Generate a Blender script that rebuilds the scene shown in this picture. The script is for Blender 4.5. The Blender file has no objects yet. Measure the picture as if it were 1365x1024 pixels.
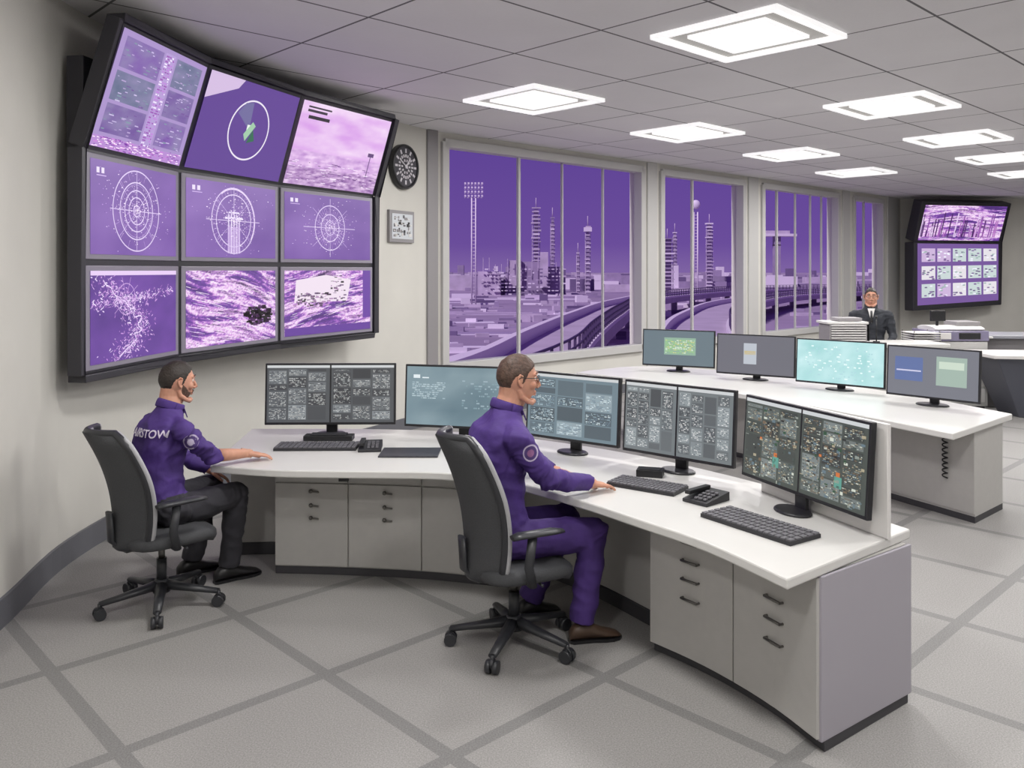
import bpy, bmesh, math, random, time
from mathutils import Vector, Matrix, noise
from mathutils.bvhtree import BVHTree
random.seed(7)
scene=bpy.context.scene
try:
    scene.view_settings.view_transform='Standard'
    scene.view_settings.look='None'
except Exception as e: print(e)
V=Vector
def lin(c):
    return c/12.92 if c<=0.04045 else ((c+0.055)/1.055)**2.4
def hx(h):
    h=h.lstrip('#'); return tuple(lin(int(h[i:i+2],16)/255) for i in (0,2,4))
# ------------------------------------------------------------------ materials
MATS={}
def mat(name,col,rough=0.5,metal=0.0,noise_amt=0.0,noise_scale=20,bump=0.0,bump_scale=60,emit=None,estr=1.0,spec=0.5,sss=0):
    if name in MATS: return MATS[name]
    m=bpy.data.materials.new(name); m.use_nodes=True; nt=m.node_tree
    b=nt.nodes['Principled BSDF']
    c=hx(col) if isinstance(col,str) else col
    b.inputs['Base Color'].default_value=(*c,1); b.inputs['Roughness'].default_value=rough
    b.inputs['Metallic'].default_value=metal
    b.inputs['Specular IOR Level'].default_value=spec
    if sss: b.inputs['Subsurface Weight'].default_value=sss; b.inputs['Subsurface Scale'].default_value=.01
    if emit:
        b.inputs['Emission Color'].default_value=(*hx(emit),1); b.inputs['Emission Strength'].default_value=estr
    tc=nt.nodes.new('ShaderNodeTexCoord')
    if noise_amt>0:
        n=nt.nodes.new('ShaderNodeTexNoise'); n.inputs['Scale'].default_value=noise_scale; n.inputs['Detail'].default_value=5
        nt.links.new(tc.outputs['Object'],n.inputs['Vector'])
        r=nt.nodes.new('ShaderNodeMapRange'); r.inputs['From Min'].default_value=.3; r.inputs['From Max'].default_value=.7
        r.inputs['To Min'].default_value=1-noise_amt; r.inputs['To Max'].default_value=1+noise_amt
        nt.links.new(n.outputs['Fac'],r.inputs['Value'])
        vm=nt.nodes.new('ShaderNodeVectorMath'); vm.operation='SCALE'; vm.inputs[0].default_value=c
        nt.links.new(r.outputs[0],vm.inputs['Scale']); nt.links.new(vm.outputs[0],b.inputs['Base Color'])
    if bump>0:
        n2=nt.nodes.new('ShaderNodeTexNoise'); n2.inputs['Scale'].default_value=bump_scale; n2.inputs['Detail'].default_value=3
        nt.links.new(tc.outputs['Object'],n2.inputs['Vector'])
        bp=nt.nodes.new('ShaderNodeBump'); bp.inputs['Strength'].default_value=bump; bp.inputs['Distance'].default_value=.01
        nt.links.new(n2.outputs['Fac'],bp.inputs['Height']); nt.links.new(bp.outputs[0],b.inputs['Normal'])
    MATS[name]=m; return m
A=V((.723,.691,0)); B=V((-.691,.723,0))
def grid_mat(name,base,line,sa,sb,oa,ob,hw,rough,speck,speck_scale):
    m=bpy.data.materials.new(name); m.use_nodes=True; nt=m.node_tree; N=nt.nodes; L=nt.links
    b=N['Principled BSDF']; b.inputs['Roughness'].default_value=rough
    tc=N.new('ShaderNodeTexCoord')
    def mth(op,a,bv=None):
        n=N.new('ShaderNodeMath'); n.operation=op
        for i,x in enumerate((a,bv)):
            if x is None: continue
            if isinstance(x,(int,float)): n.inputs[i].default_value=x
            else: L.new(x,n.inputs[i])
        return n.outputs[0]
    def mask(axis,s,o,h):
        d=N.new('ShaderNodeVectorMath'); d.operation='DOT_PRODUCT'; d.inputs[1].default_value=axis
        L.new(tc.outputs['Object'],d.inputs[0])
        f=mth('FRACT',mth('DIVIDE',mth('SUBTRACT',d.outputs['Value'],o-50*s),s))
        dist=mth('MULTIPLY',mth('MINIMUM',f,mth('SUBTRACT',1.0,f)),s)
        return mth('LESS_THAN',dist,h)
    k=mth('MAXIMUM',mask(A,sa,oa,hw),mask(B,sb,ob,hw))
    n=N.new('ShaderNodeTexNoise'); n.inputs['Scale'].default_value=speck_scale; n.inputs['Detail'].default_value=2
    L.new(tc.outputs['Object'],n.inputs['Vector'])
    n2=N.new('ShaderNodeTexNoise'); n2.inputs['Scale'].default_value=1.2; L.new(tc.outputs['Object'],n2.inputs['Vector'])
    add=mth('ADD',mth('MULTIPLY',mth('SUBTRACT',n.outputs['Fac'],.5),speck*2),mth('MULTIPLY',mth('SUBTRACT',n2.outputs['Fac'],.5),.12))
    sc=mth('ADD',1.0,add)
    mx=N.new('ShaderNodeMix'); mx.data_type='RGBA'; L.new(k,mx.inputs['Factor'])
    mx.inputs[6].default_value=(*hx(base),1); mx.inputs[7].default_value=(*hx(line),1)
    vm=N.new('ShaderNodeVectorMath'); vm.operation='SCALE'; L.new(mx.outputs[2],vm.inputs[0]); L.new(sc,vm.inputs['Scale'])
    L.new(vm.outputs[0],b.inputs['Base Color'])
    return m
M_wall=mat('wall_paint','#ceccc5',.8,noise_amt=.03,noise_scale=2)
M_trimw=mat('window_trim_paint','#bdbcba',.5)
M_trimg=mat('grey_trim','#8f8c8e',.5)
M_ceil=grid_mat('ceiling_tiles','#dfdddf','#6a686b',1.42,.92,.5,.35,.010,.9,.02,40)
M_floor=grid_mat('floor_tiles','#8f8d8b','#787776',.95,.95,1.2,1.65,.033,.6,.6,150)
M_base=mat('baseboard_dark','#63646a',.5)
M_top=mat('desk_laminate_white','#d3d2cf',.3)
M_cab=mat('cabinet_grey','#b2b0ad',.45,noise_amt=.02)
M_cabs=mat('cabinet_side_lilac','#a19da6',.45)
M_plinth=mat('plinth_dark','#3c3b3f',.6)
M_metal=mat('brushed_metal','#74726f',.3,metal=.9)
M_blk=mat('black_plastic','#1d1d20',.4)
M_key=mat('key_grey','#66656a',.5)
M_kb=mat('keyboard_body','#2a2a2e',.5)
M_bez=mat('monitor_bezel','#232327',.35)
M_frame=mat('video_frame_dark','#35343a',.4)
M_lav=mat('video_bezel_lavender','#8f8a98',.4)
M_light=mat('luminous_panel','#ffffff',.5,emit='#fffaf2',estr=1.5)
M_light2=mat('luminous_panel_inner','#aaa8a6',.5,emit='#fffaf2',estr=.14)
M_lframe=mat('light_frame_white','#e6e4e2',.4,emit='#ffffff',estr=.7)
M_chair=mat('chair_fabric','#444548',.8,noise_amt=.12,noise_scale=150,bump=.3,bump_scale=300)
M_chairp=mat('chair_plastic','#2e2f33',.4)
M_rim=mat('chair_rim_grey','#a5a5a8',.4)
M_shirt=mat('shirt_purple','#452c75',.75,noise_amt=.14,noise_scale=12,bump=.35,bump_scale=22)
M_tr1=mat('trousers_charcoal','#333238',.85,noise_amt=.1,bump=.3,bump_scale=18)
M_tr2=mat('trousers_purple','#41296c',.8,noise_amt=.14,noise_scale=12,bump=.35,bump_scale=18)
M_suit=mat('suit_dark','#2c2f36',.8,noise_amt=.1)
M_skin=mat('skin','#c4917a',.5,noise_amt=.07,noise_scale=30,spec=.35,sss=.12)
M_lip=mat('lip','#a96c60',.5)
M_hair1=mat('hair_dark','#2a211c',.55,noise_amt=.35,noise_scale=60,bump=.35,bump_scale=90)
M_hair2=mat('hair_brown','#4e3a30',.55,noise_amt=.4,noise_scale=60,bump=.35,bump_scale=90)
M_beard=mat('beard_stubble','#5b463b',.8,noise_amt=.4,noise_scale=120,bump=.6,bump_scale=160)
M_eye=mat('eye_white','#e8e4df',.3)
M_iris=mat('eye_iris','#2e211a',.3)
M_shoe1=mat('shoe_black','#1c1b1d',.4)
M_shoe2=mat('shoe_brown','#4a382c',.45)
M_white=mat('white_plastic','#d8d6d4',.4)
M_badge=mat('badge_white','#b9aec8',.6)
M_badge2=mat('badge_dark','#4a3570',.6)
M_badge3=mat('badge_red','#8a5a86',.6)
M_text=mat('shirt_text','#d8cfe0',.6)
def screen_mat():
    m=bpy.data.materials.new('display_pixels'); m.use_nodes=True; nt=m.node_tree
    b=nt.nodes['Principled BSDF']; a=nt.nodes.new('ShaderNodeAttribute'); a.attribute_name='pix'
    b.inputs['Base Color'].default_value=(.02,.02,.02,1); b.inputs['Roughness'].default_value=.35
    nt.links.new(a.outputs['Color'],b.inputs['Emission Color']); b.inputs['Emission Strength'].default_value=1.02
    return m
M_scr=screen_mat()
def glass_mat():
    m=bpy.data.materials.new('window_glass'); m.use_nodes=True; nt=m.node_tree
    nt.nodes.clear(); o=nt.nodes.new('ShaderNodeOutputMaterial'); t=nt.nodes.new('ShaderNodeBsdfTransparent')
    t.inputs[0].default_value=(.97,.96,.98,1)
    nt.links.new(t.outputs[0],o.inputs[0]); return m
M_glass=glass_mat()
# ------------------------------------------------------------------ mesh builder
class MB:
    def __init__(s): s.v=[];s.f=[];s.m=[];s.sm=[];s.mats=[];s.M=None
    def add(s,vs,fs,m,smooth=False):
        if m not in s.mats: s.mats.append(m)
        o=len(s.v); i=s.mats.index(m)
        if s.M is None: s.v+=[tuple(p) for p in vs]
        else: s.v+= [tuple(s.M@V(p)) for p in vs]
        for f in fs: s.f.append([o+k for k in f]); s.m.append(i); s.sm.append(smooth)
    def box(s,c,sz,m,rz=0):
        a,b,h=[k/2 for k in sz]; x0,y0,z0=c
        co,si=math.cos(rz),math.sin(rz)
        vs=[(x0+x*a*co-y*b*si,y0+x*a*si+y*b*co,z0+z*h) for x,y,z in ((-1,-1,-1),(1,-1,-1),(1,1,-1),(-1,1,-1),(-1,-1,1),(1,-1,1),(1,1,1),(-1,1,1))]
        s.add(vs,[(3,2,1,0),(4,5,6,7),(0,1,5,4),(1,2,6,5),(2,3,7,6),(3,0,4,7)],m)
    def rings(s,rs,m,smooth=True,cap=True):
        n=len(rs[0]); vs=[p for r in rs for p in r]; fs=[]
        for i in range(len(rs)-1):
            for j in range(n):
                k=(j+1)%n; fs.append((i*n+j,i*n+k,(i+1)*n+k,(i+1)*n+j))
        s.add(vs,fs,m,smooth)
        if cap:
            s.add(rs[0],[tuple(range(n))[::-1]],m); s.add(rs[-1],[tuple(range(n))],m)
    def tube(s,pts,rad,m,n=14,smooth=True,flat=None):
        pts=[V(p) for p in pts]
        if isinstance(rad,(int,float)): rad=[rad]*len(pts)
        t0=(pts[1]-pts[0]).normalized(); ref=V((0,0,1)) if abs(t0.z)<.9 else V((1,0,0))
        if flat is not None: ref=V(flat)
        u=(ref-t0*ref.dot(t0)).normalized(); rs=[]
        for i,p in enumerate(pts):
            if i==0:t=pts[1]-p
            elif i==len(pts)-1:t=p-pts[i-1]
            else:t=(pts[i+1]-p).normalized()+(p-pts[i-1]).normalized()
            t.normalize(); u=(u-t*u.dot(t)).normalized(); w=t.cross(u)
            r=rad[i]; ru,rw=(r if isinstance(r,tuple) else (r,r))
            rs.append([p+u*math.cos(a)*ru+w*math.sin(a)*rw for a in [2*math.pi*k/n for k in range(n)]])
        s.rings(rs,m,smooth)
    def ball(s,c,r,m,n=16,R=None):
        if isinstance(r,(int,float)): r=(r,r,r)
        R=R or Matrix.Identity(3); vs=[];fs=[]; h=n//2
        for i in range(h+1):
            ph=math.pi*i/h
            for j in range(n):
                th=2*math.pi*j/n; vs.append(V(c)+R@V((r[0]*math.sin(ph)*math.cos(th),r[1]*math.sin(ph)*math.sin(th),r[2]*math.cos(ph))))
        for i in range(h):
            for j in range(n):
                k=(j+1)%n; fs.append((i*n+j,(i+1)*n+j,(i+1)*n+k,i*n+k))
        s.add(vs,fs,m,True)
    def prism(s,poly,z0,z1,m):
        n=len(poly); vs=[(p[0],p[1],z0) for p in poly]+[(p[0],p[1],z1) for p in poly]
        fs=[tuple(range(n))[::-1],tuple(range(n,2*n))]+[(i,(i+1)%n,n+(i+1)%n,n+i) for i in range(n)]
        s.add(vs,fs,m)
    def ribbon(s,fr,bk,z0,z1,m):
        n=len(fr)
        vs=[(p[0],p[1],z0) for p in fr]+[(p[0],p[1],z0) for p in bk]+[(p[0],p[1],z1) for p in fr]+[(p[0],p[1],z1) for p in bk]
        f1=[]
        for i in range(n-1):
            f1.append((i,n+i,n+i+1,i+1)); f1.append((2*n+i,2*n+i+1,3*n+i+1,3*n+i))
            f1.append((i,i+1,2*n+i+1,2*n+i)); f1.append((n+i+1,n+i,3*n+i,3*n+i+1))
        f1.append((n,0,2*n,3*n)); f1.append((n-1,2*n-1,4*n-1,3*n-1))
        s.add(vs,f1,m)
    def quadslab(s,q,t,m):
        q=[V(p) for p in q]; n=((q[1]-q[0]).cross(q[3]-q[0])).normalized()
        b=[p-n*t for p in q]
        s.add(q+b,[(0,1,2,3),(7,6,5,4),(0,4,5,1),(1,5,6,2),(2,6,7,3),(3,7,4,0)],m)
    def obj(s,name,parent=None,bevel=0,seg=2):
        me=bpy.data.meshes.new(name); me.from_pydata(s.v,[],s.f)
        for m in s.mats: me.materials.append(m)
        me.polygons.foreach_set('material_index',s.m); me.polygons.foreach_set('use_smooth',s.sm)
        me.update()
        bm=bmesh.new(); bm.from_mesh(me)
        bmesh.ops.remove_doubles(bm,verts=bm.verts,dist=1e-6)
        bmesh.ops.recalc_face_normals(bm,faces=bm.faces); bm.to_mesh(me); bm.free()
        o=bpy.data.objects.new(name,me); scene.collection.objects.link(o)
        if parent: o.parent=parent
        if bevel:
            b=o.modifiers.new('bev','BEVEL'); b.width=bevel; b.segments=seg; b.limit_method='ANGLE'; b.angle_limit=math.radians(40)
        return o
def empty(name,loc=(0,0,0)):
    e=bpy.data.objects.new(name,None); e.empty_display_size=.1; e.location=loc; scene.collection.objects.link(e); return e
def catmull(P,k=6):
    P=[V((*p,0)) if len(p)==2 else V(p) for p in P]; out=[]
    for i in range(len(P)-1):
        p0=P[i-1] if i>0 else P[0]*2-P[1]; p1=P[i];p2=P[i+1]; p3=P[i+2] if i+2<len(P) else P[-1]*2-P[-2]
        for j in range(k):
            t=j/k; out.append(.5*((2*p1)+(p2-p0)*t+(2*p0-5*p1+4*p2-p3)*t*t+(3*p1-p0-3*p2+p3)*t**3))
    out.append(P[-1]); return out
def offs(path,d):
    o=[]
    for i,p in enumerate(path):
        a=path[max(0,i-1)]; b=path[min(len(path)-1,i+1)]; t=(b-a).normalized(); o.append(p+V((-t.y,t.x,0))*d)
    return o
# ------------------------------------------------------------------ PEOPLE
def bake(o,voxel,sm):
    m=o.modifiers.new('r','REMESH'); m.mode='VOXEL'; m.voxel_size=voxel; m.use_smooth_shade=True
    s=o.modifiers.new('s','SMOOTH'); s.iterations=sm; s.factor=.5
    dg=bpy.context.evaluated_depsgraph_get(); dg.update(); me=bpy.data.meshes.new_from_object(o.evaluated_get(dg)); o.modifiers.clear(); o.data=me
    me.polygons.foreach_set('use_smooth',[True]*len(me.polygons))
    return o
def segd(p,a,b):
    ab=b-a; t=max(0,min(1,(p-a).dot(ab)/ab.length_squared)); return (p-(a+ab*t)).length
def frameM(c,F,U):
    F=F.normalized(); Y=U.cross(F).normalized(); Z=F.cross(Y)
    return Matrix(((F.x,Y.x,Z.x,c.x),(F.y,Y.y,Z.y,c.y),(F.z,Y.z,Z.z,c.z),(0,0,0,1)))
def sm01(x): x=max(0,min(1,x)); return x*x*(3-2*x)
def head(parent,c,F,U,s,neck,skin,hairm,hl=.62,beard=None,glasses=False,hth=.14):
    M=frameM(c,F,U)@Matrix.Scale(s,4); Mi=M.inverted()
    def D(d):
        x=d.x*(.096 if d.x>0 else .106); y=d.y*.077; z=d.z*.122; low=max(0,-d.z)
        y*=1-.24*low**1.5
        if d.x<0: x*=1-.5*low**1.2; x-=.006*max(0,d.z)
        else: x+=.010*low**2
        y*=1-.05*max(0,d.z)-.07*max(0,d.x)
        return V((x,y,z))
    mb=MB(); mb.M=M
    def sph(fn,m,n=48,h=32):
        vs=[];fs=[]
        for i in range(h+1):
            ph=math.pi*i/h
            for j in range(n):
                th=2*math.pi*j/n; d=V((math.sin(ph)*math.cos(th),math.sin(ph)*math.sin(th),math.cos(ph))); vs.append(fn(d,th))
        for i in range(h):
            for j in range(n): k=(j+1)%n; fs.append((i*n+j,(i+1)*n+j,(i+1)*n+k,i*n+k))
        mb.add(vs,fs,m,True)
    sph(lambda d,t:D(d),skin)
    mb.tube([(.084,0,.034),(.096,0,.010),(.110,0,-.014),(.114,0,-.024),(.098,0,-.036)],[.007,.0075,.0095,.0105,.008],skin,12)
    for sg in (-1,1):
        mb.ball((.098,sg*.012,-.029),(.011,.0075,.0075),skin,10)
        mb.tube([(.088,sg*.008,.036),(.087,sg*.03,.040),(.072,sg*.052,.033)],[.007,.009,.007],skin,8)
        mb.ball((.064,sg*.046,-.018),(.022,.02,.022),skin,12)
        mb.tube([(-.006,sg*.062,-.045),(.01,sg*.058,-.078),(.05,sg*.042,-.102),(.082,sg*.014,-.112)],[.012,.014,.013,.013],skin,10)
        R=Matrix.Rotation(sg*.35,3,'Z')
        mb.tube([(.008,sg*.078,.014),(.004,sg*.084,.028),(-.010,sg*.089,.033),(-.021,sg*.090,.022),(-.018,sg*.087,.0),(-.006,sg*.082,-.020),(.004,sg*.077,-.028),(.008,sg*.075,-.016)],[.0045,.005,.005,.005,.005,.006,.006,.004],skin,8)
        mb.ball((-.005,sg*.080,.004),(.014,.005,.022),skin,12,R)
    mb.ball((.084,0,-.104),(.018,.022,.015),skin,12)
    mb.tube([(.084,-.021,-.060),(.093,-.008,-.055),(.093,.008,-.055),(.084,.021,-.060)],[.004,.0065,.0065,.004],skin,8)
    mb.tube([(.083,-.018,-.070),(.092,0,-.071),(.083,.018,-.070)],[.004,.0075,.004],skin,8)
    nl=Mi@neck; mb.tube([(-.026,0,-.03),(-.030,0,-.09),nl],[.064,.064,.068],skin,18); mb.tube([(.03,0,-.10),(.01,0,-.13),nl+V((.02,0,.0))],[.024,.028,.034],skin,10)
    o=mb.obj('head',parent); bake(o,.0036*s,2)
    mb=MB(); mb.M=M
    for sg in (-1,1):
        mb.ball((.0765,sg*.031,.014),.0125,M_eye,16); mb.ball((.0862,sg*.0315,.014),.0050,M_iris,10)
        mb.tube([(.085,sg*.018,.018),(.0885,sg*.026,.0225),(.0885,sg*.034,.0225),(.080,sg*.045,.016)],[.002,.0032,.0032,.002],skin,8)
        mb.tube([(.085,sg*.019,.009),(.087,sg*.031,.0045),(.080,sg*.043,.009)],[.002,.0028,.002],skin,8)
        mb.tube([(.0945,sg*.012,.041),(.0945,sg*.026,.046),(.087,sg*.042,.045),(.077,sg*.052,.039)],[.0022,.0036,.003,.0015],hairm,8)
    mb.tube([(.0855,-.022,-.0605),(.096,-.008,-.0575),(.0975,0,-.0590),(.096,.008,-.0575),(.0855,.022,-.0605)],[.0012,.003,.0028,.003,.0012],M_lip,8)
    mb.tube([(.0855,-.020,-.0635),(.096,0,-.0675),(.0855,.020,-.0635)],[.0012,.0042,.0012],M_lip,8)
    if glasses:
        for sg in (-1,1):
            pts=[V((.103-.008*abs(math.cos(t)),sg*.032+.023*math.cos(t),.012+.017*math.sin(t))) for t in [2*math.pi*k/20 for k in range(21)]]
            mb.tube(pts,.0018,M_blk,6); mb.tube([(.096,sg*.055,.018),(.05,sg*.080,.018),(-.005,sg*.088,.02),(-.02,sg*.088,.008)],.0020,M_blk,6)
        mb.tube([(.103,-.010,.015),(.106,0,.018),(.103,.010,.015)],.0018,M_blk,6)
    mb.obj('face_details',parent)
    mb=MB(); mb.M=M
    def hair(d,th):
        a=abs((th+math.pi)%(2*math.pi)-math.pi)/math.pi*180
        pts=[(0,hl),(20,hl+.01),(38,hl-.03),(52,hl-.14),(62,.36),(72,.18),(78,-.02),(84,-.14),(89,-.04),(94,.22),(104,.20),(112,-.02),(122,-.34),(140,-.54),(180,-.68)]
        zl=0
        for i in range(len(pts)-1):
            if a<=pts[i+1][0]: zl=pts[i][1]+(pts[i+1][1]-pts[i][1])*(a-pts[i][0])/(pts[i+1][0]-pts[i][0]); break
        nz=noise.noise(d*8)*.05+noise.noise(d*24)*.04; k=sm01((d.z-zl+nz)/.13+.5)
        # strands combed from the crown forward / down
        ang=math.atan2(d.y,d.z+.25)
        strand=noise.noise(V((ang*20,d.x*2.5,1)))*.016+noise.noise(d*4)*.022+noise.noise(V((ang*48,d.x*5,4)))*.008
        side=sm01((d.z+.25)/.75)
        return D(d)*(.94+k*(.075+(hth-.075)*side+strand*(.4+.6*side)))
    sph(hair,hairm,120,80)
    if beard:
        def bd(d,th):
            a=abs((th+math.pi)%(2*math.pi)-math.pi)/math.pi*180
            zl=-.44 if a<46 else (-.44+(a-46)/36*.40 if a<82 else -.02)
            if a<22: zl=-.63
            k=sm01((zl-d.z+noise.noise(d*9)*.05)/.12+.5)
            k*=1-sm01((a-80)/8)
            if d.z<-.95:k=0
            return D(d)*(.95+k*.072)
        sph(bd,beard,80,60)
        mb.tube([(.086,-.026,-.062),(.0965,-.012,-.050),(.099,0,-.047),(.0965,.012,-.050),(.086,.026,-.062)],[.002,.0035,.003,.0035,.002],beard,8)
    mb.obj('hair',parent)
def hand(parent,w,f,nrm,side,s=1.0,curl=.25,skin=None):
    f=f.normalized(); nrm=(nrm-f*nrm.dot(f)).normalized(); sd=nrm.cross(f).normalized()
    if sd.dot(side)<0: sd=-sd
    mb=MB(); rs=[]
    for x,a,b in ((-.0,.026,.018),(.02,.030,.018),(.045,.038,.017),(.07,.041,.0155),(.088,.039,.012)):
        rs.append([w+(f*x+sd*math.cos(t)*a+nrm*math.sin(t)*b)*s for t in [2*math.pi*k/20 for k in range(20)]])
    mb.rings(rs,skin,True)
    mb.tube([w-f*.04*s,w,w+f*.03*s],[.030*s,.027*s,.025*s],skin,14)
    for sy,L,rad in ((.031,.070,.0086),(.0108,.079,.0090),(-.0105,.073,.0086),(-.030,.057,.0076)):
        p=w+(f*.078+sd*sy)*s; a=-.12; pts=[p]; d0=f+sd*sy*4.5
        for k,l in enumerate((.46,.30,.24)):
            a+=curl*(1.0 if k else .5); p=p+(d0*math.cos(a)-nrm*math.sin(a)).normalized()*L*l*s*(1.25 if k==0 else 1); pts.append(p)
        mb.tube(pts,[rad*s,rad*s*.95,rad*s*.86,rad*s*.7],skin,12); mb.ball(pts[-1],rad*s*.72,skin,10)
    p=w+(f*.022+sd*.024-nrm*.004)*s; d=(f*.72+sd*.66-nrm*.2).normalized(); p2=p+d*.042*s; d2=(f*.9+sd*.35-nrm*.2).normalized(); p3=p2+d2*.03*s; p4=p3+d2*.022*s
    mb.tube([p,p2,p3,p4],[.014*s,.0115*s,.010*s,.008*s],skin,12); mb.ball(p4,.008*s,skin,10)
    o=mb.obj('hand',parent); bake(o,.0026*s,3); return o
def shoe(parent,heel,toe,m):
    heel=V(heel);toe=V(toe); f=(toe-heel).normalized(); sd=V((-f.y,f.x,0)); L=(toe-heel).length; mb=MB(); rs=[]
    for x,w,h in ((0,.012,.03),(.02,.030,.07),(.10,.038,.095),(.25,.041,.11),(.38,.040,.105),(.5,.042,.085),(.65,.047,.064),(.8,.047,.052),(.92,.038,.040),(1.0,.012,.022)):
        c=heel+f*L*x; r=[]
        for k in range(20):
            t=2*math.pi*k/20; cz=math.sin(t); z=.012+(h-.012)*(cz*.5+.5)**.8; r.append(c+sd*math.cos(t)*w*(1.0 if cz<0.2 else .93)+V((0,0,z)))
        rs.append(r)
    mb.rings(rs,m,True)
    so=[]
    for z in (0.001,.016):
        r=[]
        for x,w in ((0,.02),(.05,.034),(.25,.036),(.45,.036),(.65,.048),(.82,.048),(.95,.034),(1.015,.012)): r.append(heel+f*L*x+sd*w+V((0,0,z)))
        for x,w in ((1.015,.012),(.95,.034),(.82,.048),(.65,.048),(.45,.036),(.25,.036),(.05,.034),(0,.02)): r.append(heel+f*L*x-sd*w+V((0,0,z)))
        so.append(r)
    mb.rings(so,M_blk,False); mb.obj('shoe',parent)
def body(name,F,pelvis,neck,arms,legs,top,bottom,s=1.0,collar=True,tw=1.0,td=1.0,back=0):
    e=empty(name); F=F.normalized(); R=V((F.y,-F.x,0)); up=(neck-pelvis); Ls=up.length; up=up.normalized(); Fw=(F-up*F.dot(up)).normalized()
    mb=MB(); rs=[]
    prof=[(-.10,.12,.09,0),(-.05,.165,.12,0),(.06,.176,.130,0),(.2,.170,.126,-.004),(.36,.160,.118,-.01),(.52,.165,.122,-.012),(.68,.178,.126,-.012),(.80,.184,.120,-.012),(.88,.175,.106,-.012),(.94,.140,.092,-.014),(1.0,.090,.080,-.010),(1.06,.066,.068,.000)]
    for t,w,d,fo in prof:
        if t<.93: w*=tw; d*=td
        c=pelvis+up*Ls*t+Fw*(fo-back*math.sin(min(1,max(0,t))*math.pi))
        rr_=[]
        for k in range(28):
            a=2*math.pi*k/28; ca,sa=math.cos(a),math.sin(a); p=2.5; q=1/((abs(ca)**p+abs(sa)**p)**(1/p)); rr_.append(c+R*ca*q*w*s*.97+Fw*sa*q*d*s*.97)
        rs.append(rr_)
    mb.rings(rs,top,True)
    segs=[(pelvis+up*.06,neck,.14*s,0)]
    for sh,el,wr in arms:
        mid=(sh+el)/2; m2=el.lerp(wr,.35); inn=sh.lerp(neck,.5)-up*.025
        mb.tube([inn,sh],[.06*s,.066*s],top,16)
        mb.ball(sh,.069*s,top,16); mb.tube([sh,mid,el.lerp(mid,.15)],[.068*s,.063*s,.056*s],top,16); mb.ball(el,.057*s,top,14)
        mb.tube([el,m2,wr],[.056*s,.053*s,.042*s],top,16); segs+=[(sh,el,.06,0),(el,wr,.05,0)]
    for hp,kn,an in legs:
        mb.ball(hp,.102*s,bottom,16); mid=hp.lerp(kn,.5); mb.tube([hp,mid,kn],[.103*s,.094*s,.079*s],bottom,18); mb.ball(kn,.080*s,bottom,16)
        m1=kn.lerp(an,.3); mb.tube([kn,m1,kn.lerp(an,.7),an],[.078*s,.075*s,.068*s,.068*s],bottom,16); segs+=[(hp,kn,.09,1),(kn,an,.06,1)]
    o=mb.obj('clothed_body',e); bake(o,.0085,3)
    me=o.data; me.materials.clear(); me.materials.append(top); me.materials.append(bottom)
    nv=len(me.vertices); co=[0.0]*(nv*3); me.vertices.foreach_get('co',co); no=[0.0]*(nv*3); me.vertex_normals.foreach_get('vector',no)
    waist=pelvis+up*.03; vm=[0]*nv
    joints=[(a[1],(a[2]-a[0]).normalized()) for a in arms]+[(l[1],(l[2]-l[0]).normalized()) for l in legs]+[(l[0],(l[1]-l[0]).normalized()) for l in legs]+[(pelvis+up*Ls*.25,up)]+[(a[0]-up*.06,(a[1]-a[0]).normalized()) for a in arms]
    for i in range(nv):
        c=V(co[i*3:i*3+3]); n=V(no[i*3:i*3+3])
        best=min(segs,key=lambda g:segd(c,g[0],g[1])-g[2]); mi=best[3]
        if mi==0 and best is segs[0] and (c-waist).dot(up)<0: mi=1
        vm[i]=mi; dd=0
        for q,ax in joints:
            r=c-q; L=r.length
            if L<.22:
                h=r.dot(ax); w=sm01(1-L/.22)
                f=noise.noise(V((h*24+noise.noise(c*8)*1.8,c.x*5,c.y*5)))
                dd+=w*((.32-abs(f)*2.0))*.018
        f=abs(noise.noise(V((c.x*6+c.z*4,c.y*6,c.z*10))))
        c2=c+n*(max(-.018,min(.014,dd))+(.004-f*.022)+noise.noise(c*34)*.0012)
        co[i*3:i*3+3]=c2
    me.vertices.foreach_set('co',co)
    pm=[1 if sum(vm[k] for k in p.vertices)*2>len(p.vertices) else 0 for p in me.polygons]
    me.polygons.foreach_set('material_index',pm); me.update()
    if collar:
        mb=MB(); c=neck+up*.030+Fw*.0
        mb.tube([c+R*math.cos(t)*.076*s+Fw*math.sin(t)*.078*s-up*(.022*math.sin(t)) for t in [2*math.pi*k/24 for k in range(25)]],[(.026,.006)]*25,top,8,flat=tuple(up))
        for sg in (-1,1): 
            a=c+Fw*.078*s+R*sg*.012-up*.010; mb.quadslab([a,a+R*sg*.055-Fw*.015,a+R*sg*.04-up*.055+Fw*.015,a+R*sg*.005-up*.04+Fw*.022],.006,top)
        mb.obj('collar',e)
    return e,o
def bvh(me): 
    return BVHTree.FromPolygons([v.co.copy() for v in me.vertices],[list(p.vertices) for p in me.polygons])
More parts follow.
